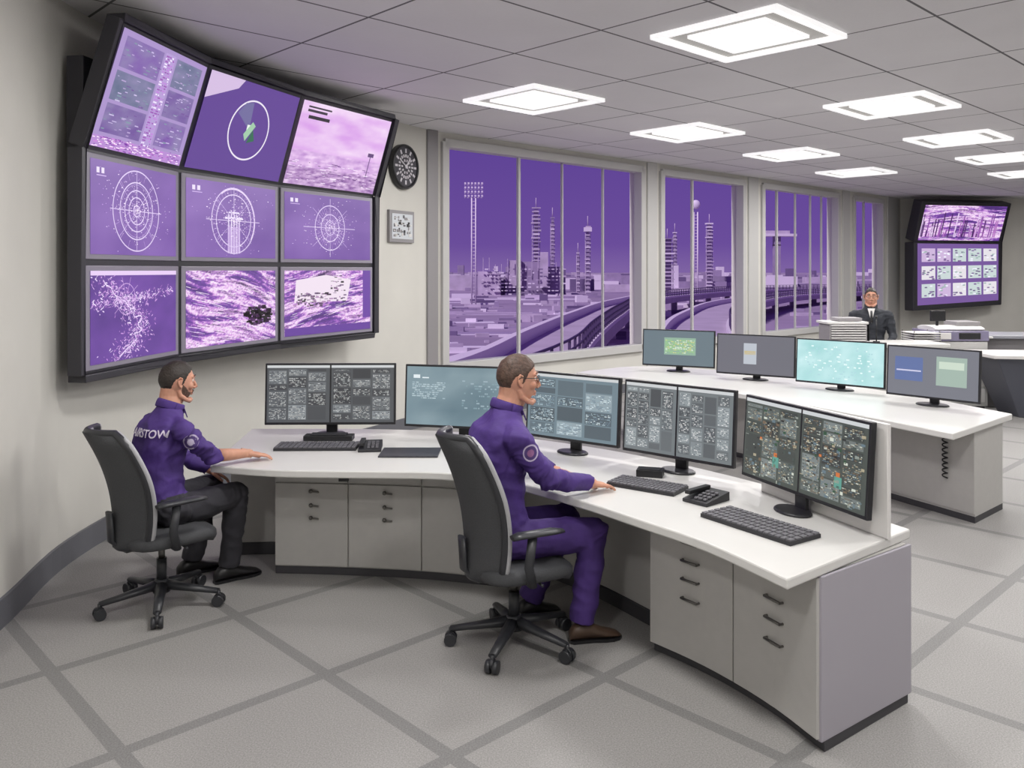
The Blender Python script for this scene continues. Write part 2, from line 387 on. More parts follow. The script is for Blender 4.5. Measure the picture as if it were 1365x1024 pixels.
def patch(parent,bodyo,center,dirn,rad,mats,name='sleeve_badge'):
    bv=bvh(bodyo.data)
    dirn=dirn.normalized(); x=V((0,0,1)).cross(dirn).normalized(); y=dirn.cross(x); mb=MB()
    for k,(r0,m) in enumerate(zip((rad,rad*.82,rad*.45),mats)):
        vs=[];fs=[]; n=20
        for i in range(4):
            for j in range(n):
                t=2*math.pi*j/n; p=center+(x*math.cos(t)+y*math.sin(t)*1.1)*r0*i/3; h=bv.ray_cast(p-dirn*.4,dirn)
                q=h[0] if h[0] else p; vs.append(q-dirn*(.003+.0015*k))
        for i in range(3):
            for j in range(n): fs.append((i*n+j,i*n+(j+1)%n,(i+1)*n+(j+1)%n,(i+1)*n+j))
        mb.add(vs,fs,m,True)
    mb.obj(name,parent)
def backtext(parent,bodyo,txt,center,dirn,size,slope=0):
    cu=bpy.data.curves.new('t','FONT'); cu.body=txt; cu.size=size; cu.align_x='CENTER'; cu.align_y='CENTER'; cu.offset=.0012
    to=bpy.data.objects.new('t',cu); scene.collection.objects.link(to); dg=bpy.context.evaluated_depsgraph_get(); dg.update()
    tm=bpy.data.meshes.new_from_object(to.evaluated_get(dg)); bpy.data.objects.remove(to)
    bm=bmesh.new(); bm.from_mesh(tm); bmesh.ops.triangulate(bm,faces=bm.faces); bmesh.ops.subdivide_edges(bm,edges=bm.edges,cuts=1); bm.to_mesh(tm); bm.free()
    bv=bvh(bodyo.data)
    dirn=dirn.normalized(); x=dirn.cross(V((0,0,1))).normalized(); y=x.cross(dirn)
    for v in tm.vertices:
        p=center+x*v.co.x+y*(v.co.y+slope*v.co.x); h=bv.ray_cast(p-dirn*.5,dirn); q=h[0] if h[0] else p; v.co=q-dirn*.008
    tm.materials.append(M_text); o=bpy.data.objects.new('shirt_lettering',tm); scene.collection.objects.link(o); o.parent=parent
# person 1 (left operator)
F1=V((.70,.71,0)).normalized()
pel=V((-2.08,4.97,.53)); nk=V((-2.045,5.02,1.11))
arms=[(V((-1.905,4.87,1.01)),V((-1.805,5.04,.835)),V((-1.64,5.20,.815))),(V((-2.21,5.17,1.01)),V((-2.14,5.33,.79)),V((-1.95,5.40,.67)))]
legs=[(V((-1.99,4.90,.535)),V((-1.73,5.27,.545)),V((-1.775,5.28,.095))),(V((-2.14,5.05,.535)),V((-1.95,5.45,.545)),V((-2.05,5.38,.095)))]
e1,b1=body('seated_operator',F1,pel,nk,[(a,b,b.lerp(c,.35)) for a,b,c in arms[:1]]+arms[1:],legs,M_shirt,M_tr1,s=.97,tw=1.06,td=1.2,back=.03)
mb=MB()
a,b,c=arms[0]; mb.tube([b.lerp(c,.2),b.lerp(c,.5),c.lerp(b,.1),c+(c-b).normalized()*.02],[.040,.037,.028,.026],M_skin,16); mb.obj('forearm',e1)
hand(e1,c,V((.85,.5,-.20)),V((.1,.1,1)),V((-.5,.8,0)),1.0,.3,M_skin)
hand(e1,arms[1][2],V((.7,.4,-.5)),V((.3,.2,1)),V((.5,-.8,0)),.98,.3,M_skin)
head(e1,V((-2.02,5.07,1.275)),V((.80,.60,-.10)),V((0,0,1)),1.0,nk,M_skin,M_hair1,beard=M_beard,hth=.12)
shoe(e1,(-1.85,5.215,0),(-1.62,5.41,0),M_shoe1); shoe(e1,(-2.12,5.32,0),(-1.92,5.53,0),M_shoe1)
patch(e1,b1,V((-1.875,4.93,.955)),V((-.25,1,0)),.042,(M_badge,M_badge2,M_badge))
backtext(e1,b1,'AIRSTOW',V((-2.085,4.93,1.0)),V((.22,.97,-.05)),.062)
# person 2 (central operator)
F2=V((.93,.37,0)).normalized()
pel=V((-.07,4.42,.54)); nk=V((-.03,4.44,1.20))
arms=[(V((.03,4.23,1.09)),V((.185,4.31,.875)),V((.415,4.47,.815))),(V((-.095,4.64,1.09)),V((.01,4.84,.885)),V((.24,4.78,.81)))]
legs=[(V((-.03,4.33,.55)),V((.43,4.45,.56)),V((.37,4.42,.10))),(V((-.08,4.51,.55)),V((.30,4.73,.555)),V((.10,4.74,.10)))]
e2,b2_=body('seated_operator',F2,pel,nk,arms,legs,M_shirt,M_tr2,s=1.05,tw=1.05,td=1.25,back=.035)
hand(e2,arms[0][2],V((.85,.5,-.22)),V((.1,.1,1)),V((-.5,.8,0)),1.04,.3,M_skin)
hand(e2,arms[1][2],V((.95,.1,-.22)),V((.1,.1,1)),V((.2,-.9,0)),1.02,.3,M_skin)
head(e2,V((.03,4.46,1.368)),V((.97,.22,-.07)),V((0.0,0,1)),1.06,nk+V((0,0,.01)),M_skin,M_hair2,hl=.58,glasses=True,hth=.13)
shoe(e2,(.30,4.395,0),(.575,4.46,0),M_shoe2); shoe(e2,(.03,4.70,0),(.27,4.80,0),M_shoe1)
patch(e2,b2_,V((.09,4.26,1.035)),V((-.05,1,0)),.040,(M_badge,M_badge2,M_badge3))
# person 3 (standing)
F3=V((-.35,-.94,0)).normalized(); o3=V((4.72,11.05,0)); R3=V((F3.y,-F3.x,0))
arms=[(o3+R3*.2+V((0,0,1.36)),o3+R3*.27+V((0,0,1.10)),o3+R3*.2+F3*.2+V((0,0,.98))),(o3-R3*.2+V((0,0,1.36)),o3-R3*.27+V((0,0,1.10)),o3-R3*.2+F3*.2+V((0,0,.98)))]
legs=[(o3+R3*.09+V((0,0,.86)),o3+R3*.1+V((0,0,.48)),o3+R3*.1+V((0,0,.09))),(o3-R3*.09+V((0,0,.86)),o3-R3*.1+V((0,0,.48)),o3-R3*.1+V((0,0,.09)))]
e3,b3=body('standing_operator',F3,o3+V((0,0,.88)),o3+V((0,0,1.45)),arms,legs,M_suit,M_suit,s=1.0,tw=1.1)
for k,a in enumerate(arms): hand(e3,a[2],F3+V((0,0,-.3)),V((0,0,1)),-R3 if k==0 else R3,1,.3,M_skin)
head(e3,o3+V((0,0,1.59))+F3*.02,F3,V((0,0,1)),1.02,o3+V((0,0,1.45)),M_skin,M_hair1,glasses=True,hth=.12)
for sg in (1,-1): p=o3+R3*.1*sg; shoe(e3,p-F3*.08,p+F3*.2,M_shoe1)
mb=MB(); c=o3+V((0,0,1.42))+F3*.105
mb.add([c+R3*.045+V((0,0,.03)),c-R3*.045+V((0,0,.03)),c-V((0,0,.16))+F3*.05],[(0,1,2)],M_white); mb.tube([c+F3*.03-V((0,0,.0)),c+F3*.058-V((0,0,.15))],[(.012,.006),(.02,.006)],M_blk,8)
mb.obj('shirt_and_tie',e3)
# ------------------------------------------------------------------ screen drawing
class Scr:
    def __init__(s,q): s.q=[V(p) for p in q]; s.n=((s.q[1]-s.q[0]).cross(s.q[3]-s.q[0])).normalized(); s.v=[];s.f=[];s.c=[];s.l=0; s.asp=(s.q[1]-s.q[0]).length/(s.q[3]-s.q[0]).length; s.cc={}
    def P(s,u,v):
        u=min(max(u,0),1); v=min(max(v,0),1)
        a=s.q[0].lerp(s.q[1],u); t=s.q[3].lerp(s.q[2],u); return tuple(a.lerp(t,v)+s.n*(.001+.0006*s.l))
    def col(s,c):
        k=c
        if k in s.cc: return s.cc[k]
        r=(*hx(c),1) if isinstance(c,str) else (*[lin(min(1,max(0,k_))) for k_ in c],1)
        s.cc[k]=r; return r
    def poly(s,pts,c):
        o=len(s.v); s.v+=[s.P(*p) for p in pts]; s.f.append(list(range(o,o+len(pts)))); s.c+=[s.col(c)]*len(pts)
    def rect(s,a,b,c,d,col): s.poly([(a,b),(c,b),(c,d),(a,d)],col)
    def line(s,a,b,c,d,w,col):
        x=s.asp; dx=(c-a)*x; dy=d-b; L=math.hypot(dx,dy) or 1e-6; nx=-dy/L*w/2/x; ny=dx/L*w/2
        s.poly([(a-nx,b-ny),(c-nx,d-ny),(c+nx,d+ny),(a+nx,b+ny)],col)
    def ring(s,cu,cv,r,w,col,n=48,a0=0,a1=2*math.pi):
        x=s.asp
        for i in range(n):
            t0=a0+(a1-a0)*i/n; t1=a0+(a1-a0)*(i+1)/n
            s.poly([(cu+math.cos(t0)*(r-w)/x,cv+math.sin(t0)*(r-w)),(cu+math.cos(t1)*(r-w)/x,cv+math.sin(t1)*(r-w)),(cu+math.cos(t1)*r/x,cv+math.sin(t1)*r),(cu+math.cos(t0)*r/x,cv+math.sin(t0)*r)],col)
    def grid(s,nx,ny,fn,bx=(0,0,1,1)):
        o=len(s.v)
        for j in range(ny+1):
            for i in range(nx+1):
                u=i/nx; v=j/ny; s.v.append(s.P(bx[0]+(bx[2]-bx[0])*u,bx[1]+(bx[3]-bx[1])*v)); s.c.append(s.col(fn(u,v)))
        for j in range(ny):
            for i in range(nx): a=o+j*(nx+1)+i; s.f.append([a,a+1,a+nx+2,a+nx+1])
    def obj(s,name,parent):
        me=bpy.data.meshes.new(name); me.from_pydata(s.v,[],s.f)
        at=me.color_attributes.new('pix','FLOAT_COLOR','POINT')
        at.data.foreach_set('color',[k for c in s.c for k in c]); me.materials.append(M_scr)
        o=bpy.data.objects.new(name,me); scene.collection.objects.link(o); o.parent=parent; return o
def mixc(a,b,t): t=min(1,max(0,t)); return tuple(a[i]+(b[i]-a[i])*t for i in range(3))
def rgb(h): h=h.lstrip('#'); return tuple(int(h[i:i+2],16)/255 for i in (0,2,4))
def ramp(t,st):
    t=min(.9999,max(0,t))
    for i in range(len(st)-1):
        if t<=st[i+1][0]: return mixc(st[i][1],st[i+1][1],(t-st[i][0])/(st[i+1][0]-st[i][0]))
    return st[-1][1]
def fbm(u,v,seed,f): return noise.fractal(V((u*f,v*f,seed*7.3)),1.0,2.0,5)*.5+.5
def c_radar(s,seed,style):
    r=random.Random(seed)
    s.grid(20,12,lambda u,v:mixc(rgb('#6a4599'),rgb('#8a66b4'),fbm(u,v,seed,2)))
    s.l=1; cx,cy=(.5,.5)
    for k in ([.46,.33,.24,.16,.07] if style==0 else ([.45,.36] if style==1 else [.36,.22,.12])):
        s.ring(cx,cy,k,.014,(.87,.8,.94))
    if style==0: s.ring(cx,cy,.235,.004,(.84,.77,.92)); s.ring(cx,cy,.30,.004,(.8,.7,.9))
    if style==1:
        s.ring(cx,cy,.44,.018,(.9,.82,.95),a0=-.6,a1=2.2); s.rect(.43,.06,.57,.42,(.72,.6,.83))
        for x in (.44,.47,.5,.53,.56): s.rect(x-.004,.06,x+.006,.45+.2*math.sin((x-.4)*18),(.95,.9,1))
        s.rect(.4,.52,.6,.55,(.93,.88,1)); s.rect(.44,.6,.56,.62,(.93,.88,1))
    s.line(cx-.3,cy,cx+.3,cy,.010,(.85,.78,.92)); s.line(cx,cy-.46,cx,cy+.46,.010,(.85,.78,.92))
    s.line(cx-.2,cy-.3,cx+.2,cy+.3,.006,(.8,.7,.9)); s.line(cx-.2,cy+.3,cx+.2,cy-.3,.006,(.8,.7,.9))
    s.l=2; na=(40 if style else 16)
    for a in range(na):
        t=a*math.pi*2/na; r0=.08 if style==2 else .36; r1=r.uniform(.2,.42) if style==2 else .46
        s.line(cx+math.cos(t)*r0/s.asp,cy+math.sin(t)*r0,cx+math.cos(t)*r1/s.asp,cy+math.sin(t)*r1,.004,(.78,.66,.88))
    for i in range(520):
        a=r.uniform(0,6.28); d=abs(r.gauss(0,.24)); u=cx+math.cos(a)*d*1.5/s.asp; v=cy+math.sin(a)*d
        if not(.02<u<.97 and .02<v<.96): continue
        w=r.uniform(.003,.014); h=r.uniform(.004,.010); c=r.choice([(.9,.82,.96),(.75,.6,.86),(.45,.28,.6),(1,.95,1)])
        s.rect(u,v,u+w,v+h,c)
    s.rect(.06,.86,.09,.92,(.9,.85,.95)); s.rect(.11,.86,.14,.92,(.9,.85,.95)); s.rect(.06,.83,.16,.84,(.8,.7,.9))
def c_aerial(s,seed,tilt):
    st=[(0,rgb('#4a2b74')),(.3,rgb('#6b3f9c')),(.42,rgb('#9a5abf')),(.5,rgb('#d79ae0')),(.6,rgb('#f8e9fb')),(.72,rgb('#e9b9ee')),(.8,rgb('#8a55ac')),(.9,rgb('#c9a0cf')),(1,rgb('#43285e'))]
    def fn(u,v):
        w=v+tilt*u+.05*math.sin(u*7+seed)
        a=fbm(u*1.5+seed,w*7,seed,1.5); b=noise.noise(V((u*60,w*130,seed)))*.16+noise.noise(V((u*25,w*60,seed)))*.14
        return ramp(.5+(a-.5)*1.3+b,st)
    s.grid(110,76,fn)
    s.l=1; r=random.Random(seed)
    for i in range(240):
        u=r.random()*.95;v=r.random()*.95; L=r.uniform(.02,.14)
        a=-tilt*L+r.uniform(-.01,.01)
        s.line(u,v,min(1,u+L),v+a,r.choice([.004,.007]),r.choice([(.97,.9,1),(.35,.18,.45),(.85,.6,.9),(1,.95,1)]))
def text_rows(s,bx,n,r,cols,fill=.8,hh=.55,big=1.0):
    x0,y0,x1,y1=bx; dh=(y1-y0)/n
    for i in range(n):
        x=x0; y=y0+i*dh
        while x<x1-.004:
            w=r.uniform(.006,.038)*big
            if r.random()<fill: s.rect(x,y,min(x+w,x1),y+dh*hh,r.choice(cols))
            x+=w+r.uniform(.004,.011)
def c_dash(s,seed,theme='grey'):
    r=random.Random(seed)
    th={'grey':('#6f7679',[(.76,.78,.78),(.6,.63,.64),(.88,.88,.88),(.42,.45,.47)]),
        'dark':('#4c4f53',[(.78,.79,.79),(.58,.6,.6),(.25,.25,.27),(.68,.68,.67)]),
        'teal':('#6d808a',[(.68,.76,.8),(.55,.64,.68),(.82,.88,.9),(.42,.5,.56)]),
        'city':('#454c47',[(.80,.82,.77),(.55,.58,.55),(.27,.3,.29),(.66,.62,.52),(.38,.46,.5),(.45,.38,.3)])}[theme]
    s.rect(0,0,1,1,th[0]); s.l=1; s.rect(0,.955,1,1,'#c9ccce')
    s.l=2
    nc=r.choice([3,4])
    for c in range(nc):
        x0=.03+c*.94/nc; x1=x0+.94/nc-.03; y=.05
        while y<.9:
            h=r.uniform(.08,.3); y1=min(.93,y+h)
            k=r.random()
            s.rect(x0,y,x1,y1,mixc(rgb(th[0]),(.08,.08,.1) if k<.55 else (.75,.79,.81),r.uniform(.12,.45)))
            s.l=3
            if k>.12: text_rows(s,(x0+.01,y+.01,x1-.01,y1-.01),max(3,int((y1-y)*46)),r,th[1],.72)
            s.l=2
            y=y1+.02
    if theme=='city':
        s.l=4
        for i in range(110):
            u=r.random()*.93;v=r.random()*.9; s.rect(u,v,u+r.uniform(.01,.06),v+r.uniform(.008,.04),r.choice(th[1]+[(.15,.3,.2),(.1,.1,.1),(.25,.3,.28)]))
        s.rect(.55,.2,.66,.33,'#5a9a8c'); s.rect(.57,.33,.63,.38,'#c86f35'); s.rect(.3,.5,.34,.53,'#c86f35')
def c_cams(s):
    s.rect(0,0,1,1,'#a890c8'); s.l=1; r=random.Random(3)
    cols=[(.05,.46),(.62,.95)]
    for ci,(a,b) in enumerate(cols):
        for k,(c,d) in enumerate([(.69,.95),(.41,.66),(.13,.38)]):
            s.grid(16,10,lambda u,v:mixc(rgb(['#7a52a8','#5e6a88','#6b4a98'][(k+ci)%3]),rgb('#8f86b0'),fbm(u,v,k+ci*3,3)),(a,c,b,d))
            s.l=2
            for i in range(26):
                u=r.uniform(a,b-.03);v=r.uniform(c,d-.03); s.rect(u,v,u+r.uniform(.01,.05),v+r.uniform(.004,.012),r.choice([(.72,.64,.82),(.45,.3,.6),(.5,.6,.65),(.8,.75,.9)]))
            s.l=1
    s.rect(.48,.1,.6,.96,'#b59cd4'); s.l=2; text_rows(s,(.49,.1,.59,.95),36,r,[(.95,.9,1),(.6,.3,.7),(.75,.5,.85)])
    s.rect(0,0,1,.1,'#b58ad0'); s.l=3
    for i in range(190):
        u=r.random()*.96;v=r.random()*.1; s.rect(u,v,u+r.uniform(.01,.04),v+.008,r.choice([(1,.92,1),(.5,.2,.65),(.8,.5,.85)]))
def c_radartop(s):
    s.rect(0,0,1,1,'#5f3f92'); s.l=1; s.poly([(0,.72),(.0,1),(.35,1),(.3,.9)],'#d3bce0'); s.l=2
    s.ring(.52,.5,.33,.018,(.93,.9,.96),64); s.l=3
    s.poly([(.52,.5),(.36,.66),(.42,.78),(.5,.8)],'#6f6a9c'); s.poly([(.5,.38),(.58,.56),(.54,.6),(.47,.45)],'#9fc8a8'); s.poly([(.52,.36),(.6,.4),(.56,.52)],'#2f6a50')
    s.rect(.49,.5,.53,.56,'#e9f4ea')
def c_skytop(s):
    def fn(u,v):
        if v>.42:
            a=fbm(u,v*2,5,2.2); return mixc((.97,.90,.97),(.84,.62,.90),a*1.4-.3*v)
        if v>.22: return mixc((.72,.52,.80),(.97,.86,.98),fbm(u*2,v*4,6,6))
        return mixc((.5,.3,.6),(.95,.85,.96),fbm(u*2,v*5,8,9))
    s.grid(90,56,fn); s.l=1; r=random.Random(11)
    s.rect(.08,.80,.3,.84,'#2b2430'); s.rect(.06,.88,.26,.91,'#3a3040'); s.rect(.06,.93,.3,.95,'#3a3040'); s.rect(.85,.2,.86,.48,'#6f4f86'); s.rect(.82,.48,.89,.53,'#5f4076')
    for i in range(110):
        u=r.random()*.94; v=r.uniform(.03,.30); s.rect(u,v,u+r.uniform(.01,.07),v+r.uniform(.004,.010),r.choice([(.5,.3,.6),(.98,.92,1),(.35,.2,.45)]))
# ------------------------------------------------------------------ ROOM
HC=3.72
wallp=catmull([(-2.5,-2.5),(-2.56,0.5),(-2.66,3.2),(-2.78,4.5),(-2.96,5.6),(-2.86,6.8),(-2.44,8.0),(-1.85,9.15),(-1.42,9.95),(-.995,10.705)],8)
W0=V((-.887,10.8,0))
mb=MB(); mb.ribbon(offs(wallp,.2),wallp,0,HC,M_wall); o=mb.obj('wall_left')
mb=MB(); mb.ribbon(wallp,offs(wallp,-.02),0,.16,M_base); mb.obj('baseboard_left')
poly=[(-2.7,-2.5)]+[(p.x-.1,p.y) for p in wallp[1:]]+[tuple((W0+B*.2)[:2]),(9.55,20.98),(18,20.98),(18,-2.5)]
mb=MB(); mb.prism(poly,-.1,0,M_floor); mb.obj('floor')
mb=MB(); mb.prism(poly,HC,HC+.12,M_ceil); mb.obj('ceiling')
def wl(t,o=0): p=W0+A*t+B*o; return (p.x,p.y)
def wbox(mb,t0,t1,o0,o1,z0,z1,m): mb.prism([wl(t0,o0),wl(t1,o0),wl(t1,o1),wl(t0,o1)],z0,z1,m)
ZS,ZT=.70,3.56
panes=[(0,4.15),(4.65,7.24),(7.91,11.15),(11.9,13.5)]
mb=MB()
wbox(mb,-.16,14.65,0,.25,0,ZS,M_wall); wbox(mb,-.16,14.65,0,.25,ZT,HC,M_wall)
edges=[-.16]+[k for p in panes for k in p]+[14.65]
for i in range(0,len(edges),2): wbox(mb,edges[i],edges[i+1],.0,.25,ZS,ZT,M_wall)
mb.obj('wall_window')
for i,(a,b) in enumerate(panes):
    e=empty('window_%d'%(i+1)); mb=MB(); w=.07
    for t0,t1,z0,z1 in ((a-.04,a+w,ZS-.04,ZT+.04),(b-w,b+.04,ZS-.04,ZT+.04),(a,b,ZT-.03,ZT+.08),(a,b,ZS-.07,ZS+.05)):
        wbox(mb,t0,t1,-.05,.12,z0,z1,M_trimw)
    mull=[[1.415,2.31,3.24],[5.66],[8.6,9.35,10.0,10.5],[12.6]][i]
    for j,t in enumerate(mull): 
        ww=.022 if j==0 else .010
        wbox(mb,t-ww,t+ww,.04,.09,ZS,ZT,M_trimw)
    mb.obj('frame',e,.008)
    mb=MB(); mb.add([(*wl(a,.1),ZS),(*wl(b,.1),ZS),(*wl(b,.1),ZT),(*wl(a,.1),ZT)],[(0,1,2,3)],M_glass); mb.obj('pane',e)
mb=MB(); wbox(mb,-.3,-.13,-.07,.05,0,HC,M_trimg); mb.obj('trim_1',None,.01)
for j,(a,b) in enumerate([(4.27,4.53),(7.4,7.75),(11.35,11.7),(13.75,14.4)]):
    mb=MB(); wbox(mb,a,b,-.03,.02,0,HC,M_trimw); mb.obj('trim_%d'%(j+2),None,.01)
mb=MB(); wbox(mb,-.1,14.6,-.02,0.0,0,.14,M_base); mb.obj('baseboard_window')
mb=MB(); mb.prism([(9.55,20.85),(18,20.85),(18,21.05),(9.55,21.05)],0,HC,M_wall); mb.obj('wall_far')
mb=MB(); mb.prism([(18,-2.5),(18.2,-2.5),(18.2,21),(18,21)],0,HC,M_wall); mb.obj('wall_right')
mb=MB(); mb.prism([(-2.7,-2.7),(18.2,-2.7),(18.2,-2.5),(-2.7,-2.5)],0,HC,M_wall); mb.obj('wall_back')
lights=[(1.775,6.31),(.225,8.69),(2.25,10.77),(4.07,9.0),(4.25,12.79),(5.98,11.26),(6.2,15.13),(7.7,13.2),(9.4,15.3),
 (-.55,4.2),(3.7,4.2),(.95,1.8),(5.9,6.7),(8.0,8.9),(-1.3,.2),(3.4,-.2),(6.6,2.0),(10.5,11),(12.5,17),(11,5),(14.5,10)]
ang=math.atan2(A.y,A.x)
hm=None
def ringbox(mb,h0,h1,z0,z1,m):
    for sx,sy,lx,ly in ((0,1,h1*2,h1-h0),(0,-1,h1*2,h1-h0),(1,0,h1-h0,h0*2),(-1,0,h1-h0,h0*2)):
        mb.box((sx*(h0+h1)/2,sy*(h0+h1)/2,(z0+z1)/2),(lx,ly,abs(z1-z0)),m)
ld=bpy.data.lights.new('lamp','AREA'); ld.shape='SQUARE'; ld.size=.46; ld.energy=56; ld.color=(1,.98,.96)
for i,(x,y) in enumerate(lights):
    e=empty('ceiling_light'); e.location=(x,y,HC); e.rotation_euler=(0,0,ang)
    if hm is None:
        mb=MB()
        ringbox(mb,.46,.52,-.035,0,M_lframe); ringbox(mb,.32,.46,-.006,0,M_light2); ringbox(mb,.30,.322,-.03,0,M_lframe)
        mb.add([(-.30,-.30,-.004),(.30,-.30,-.004),(.30,.30,-.004),(-.30,.30,-.004),(-.23,-.23,-.035),(.23,-.23,-.035),(.23,.23,-.035),(-.23,.23,-.035)],
           [(4,5,6,7),(0,4,7,3),(1,2,6,5),(0,1,5,4),(3,7,6,2)],M_light)
        o=mb.obj('housing',e); hm=o.data
    else:
        o=bpy.data.objects.new('housing',hm); scene.collection.objects.link(o); o.parent=e
    lo=bpy.data.objects.new('lamp',ld); scene.collection.objects.link(lo); lo.parent=e; lo.location=(0,0,-.04)
# ------------------------------------------------------------------ VIDEO WALL
vw=empty('video_wall_display')
C=[V((-2.775,5.42,0)),V((-2.62,6.6,0)),V((-2.17,7.8,0)),V((-1.50,9.05,0))]
Z=[1.27,2.0,2.74,3.55]
LEAN=.27
NR=[]
for k in range(4):
    a=C[max(0,k-1)]; b=C[min(3,k+1)]; t=(b-a).normalized(); NR.append(V((t.y,-t.x,0)))
def corner(k,row):
    p=C[k]+V((0,0,Z[row]))
    if row==3: p=p+NR[k]*LEAN
    return p
def shrink(q,a,b,c,d):
    q=[V(p) for p in q]; ux=(q[1]-q[0]).normalized(); ux2=(q[2]-q[3]).normalized(); uy=(q[3]-q[0]).normalized(); uy2=(q[2]-q[1]).normalized()
    return [q[0]+ux*a+uy*c,q[1]-ux*b+uy2*c,q[2]-ux2*b-uy2*d,q[3]+ux2*a-uy*d]
mb=MB()
for r in range(3):
    for c in range(3):
        q=[corner(c,r),corner(c+1,r),corner(c+1,r+1),corner(c,r+1)]
        mb.quadslab(q,.09,M_frame)
        if r<2:
            n=((q[1]-q[0]).cross(q[3]-q[0])).normalized()
            mb.quadslab([p+n*.012 for p in shrink(q,.02,.02,.02,.02)],.012,M_lav)
        q2=shrink(q,.065,.065,.055,.055) if r<2 else shrink(q,.035,.035,.03,.03)
        n=((q2[1]-q2[0]).cross(q2[3]-q2[0])).normalized(); q2=[p+n*.014 for p in q2]
        s=Scr(q2)
        if r==2: [c_cams,c_radartop,c_skytop][c](s)
        elif r==1: c_radar(s,20+c,c)
        else:
            if c==0: 
                s.grid(60,40,lambda u,v:mixc(rgb('#7346a6'),rgb('#543086'),fbm(u,v,3,3))); s.l=1; rr=random.Random(5)
                pts=[(.30,.05)]
                for i in range(60): 
                    t=i/59; pts.append((.32+.22*math.sin(t*4.2)+.05*noise.noise(V((t*14,1,2))),.05+t*.85+.04*noise.noise(V((t*18,5,2)))))
                for i in range(len(pts)-1): s.line(*pts[i],*pts[i+1],.014,(.95,.88,1))
                for i in range(1100):
                    p=rr.choice(pts); u=p[0]+rr.gauss(0,.08); v=p[1]+rr.gauss(0,.05)
                    if rr.random()<.28: u=rr.random()*.95; v=.62+rr.gauss(0,.035)+u*.14
                    u=min(.96,max(.02,u)); v=min(.96,max(.02,v))
                    s.line(u,v,u+rr.uniform(-.02,.03),v+rr.uniform(-.03,.03),rr.uniform(.004,.013),rr.choice([(.95,.88,1),(.8,.6,.88),(.6,.4,.72),(.9,.75,.95)]))
                for i in range(10):
                    t=i*math.pi/5; s.line(.38,.68,.38+.16*math.cos(t),.68+.26*math.sin(t),.005,(.85,.7,.92))
                s.ring(.38,.68,.18,.007,(.85,.7,.92))
                s.l=2; s.rect(.0,.95,1,1,(.9,.8,.95))
            else:
                c_aerial(s,31+c,(.35,-.3)[c-1]); s.l=3
                if c==1:
                    rr=random.Random(2)
                    for i in range(90):
                        a=rr.uniform(0,6.28); d=rr.random()**.6; u=.78+math.cos(a)*.16*d; v=.36+math.sin(a)*.14*d
                        s.rect(u-.02,v-.015,u+rr.uniform(.01,.04),v+rr.uniform(.01,.03),(.08,.04,.08) if rr.random()<.85 else (.35,.2,.4))
                else:
                    s.poly([(.1,.5),(.7,.5),(.75,.85),(.45,.93),(.12,.85)],(.93,.87,.93)); s.l=4; rr=random.Random(8)
                    for i in range(110): 
                        u=rr.uniform(.08,.66);v=.42+rr.random()*.22+.3*(u>.5)*rr.random(); s.rect(u,v,u+rr.uniform(.01,.05),v+rr.uniform(.006,.03),rr.choice([(.3,.25,.3),(.15,.12,.16),(.7,.55,.72),(.45,.35,.5)]))
                    s.rect(.9,.2,1,1,'#6a3fa0'); s.rect(0,0,1,.12,'#643b99')
        s.obj('screen_%d'%(r*3+c+1),vw)
for r in range(3):
    for k,sg in ((0,-1),(3,1)):
        t=(C[1]-C[0]).normalized() if k==0 else (C[3]-C[2]).normalized()
        a=corner(k,r);b=corner(k,r+1); d=t*sg*(.05 if k==0 else .075); nn=NR[k]
        q=[a+nn*.03,a+d+nn*.03,b+d+nn*.03,b+nn*.03]
        if sg<0: q=[q[1],q[0],q[3],q[2]]
        mb.quadslab(q,.10,M_frame)
for c in range(3):
    for row,sg in ((0,-1),(3,1)):
        a=corner(c,row);b=corner(c+1,row); d=V((0,0,sg*.05)); na=NR[c]*.03; nb=NR[c+1]*.03
        q=[a+d+na,b+d+nb,b+nb,a+na] if sg<0 else [a+na,b+nb,b+d+nb,a+d+na]
        mb.quadslab(q,.13,M_frame)
for k in (1,2,3):
    p=C[k]-NR[k]*.14-(C[3]-C[2]).normalized()*(.3 if k==3 else 0); mb.box((p.x,p.y,2.3),(.14,.3,1.8),M_frame,math.atan2(NR[k].y,NR[k].x))
q=C[0]+V((.03,.15,0)); mb.box((q.x-.09,q.y,3.05),(.12,.2,.6),M_frame,math.atan2(NR[0].y,NR[0].x))
mb.obj('frame',vw,.006)
fd=empty('far_wall_display'); a=V((9.5,19.9,0));b=V((11.95,20.5,0)); mb=MB(); zz=[.98,2.62,3.55]
n=V((b.y-a.y,-(b.x-a.x),0)).normalized()
q=[a+V((0,0,zz[0])),b+V((0,0,zz[0]+.12)),b+V((0,0,zz[1])),a+V((0,0,zz[1]))]; mb.quadslab(q,.3,M_frame); sc=Scr(shrink(q,.12,.1,.12,.04))
rr=random.Random(9); sc.rect(0,0,1,1,'#75559a'); sc.l=1
for i in range(5):
    for j in range(3):
        x0=.05+i*.19;y0=.12+j*.29; sc.rect(x0,y0,x0+.165,y0+.22,rr.choice(['#e4e0e6','#c9d6d6','#ccb4da'])); sc.l=2
        for k in range(12): u=rr.uniform(x0,x0+.13);v=rr.uniform(y0,y0+.19); sc.rect(u,v,u+.03,v+.02,rr.choice([(.5,.4,.6),(.4,.35,.5),(.6,.7,.68),(.95,.95,1)]))
        sc.l=1
sc.obj('screen_lower',fd)
q=[a+V((0,0,zz[1])),b+V((0,0,zz[1])),b+n*.3+V((0,0,zz[2])),a+n*.3+V((0,0,zz[2]))]; mb.quadslab(q,.3,M_frame); sc=Scr(shrink(q,.12,.1,.04,.08)); c_aerial(sc,77,0)
sc.l=3
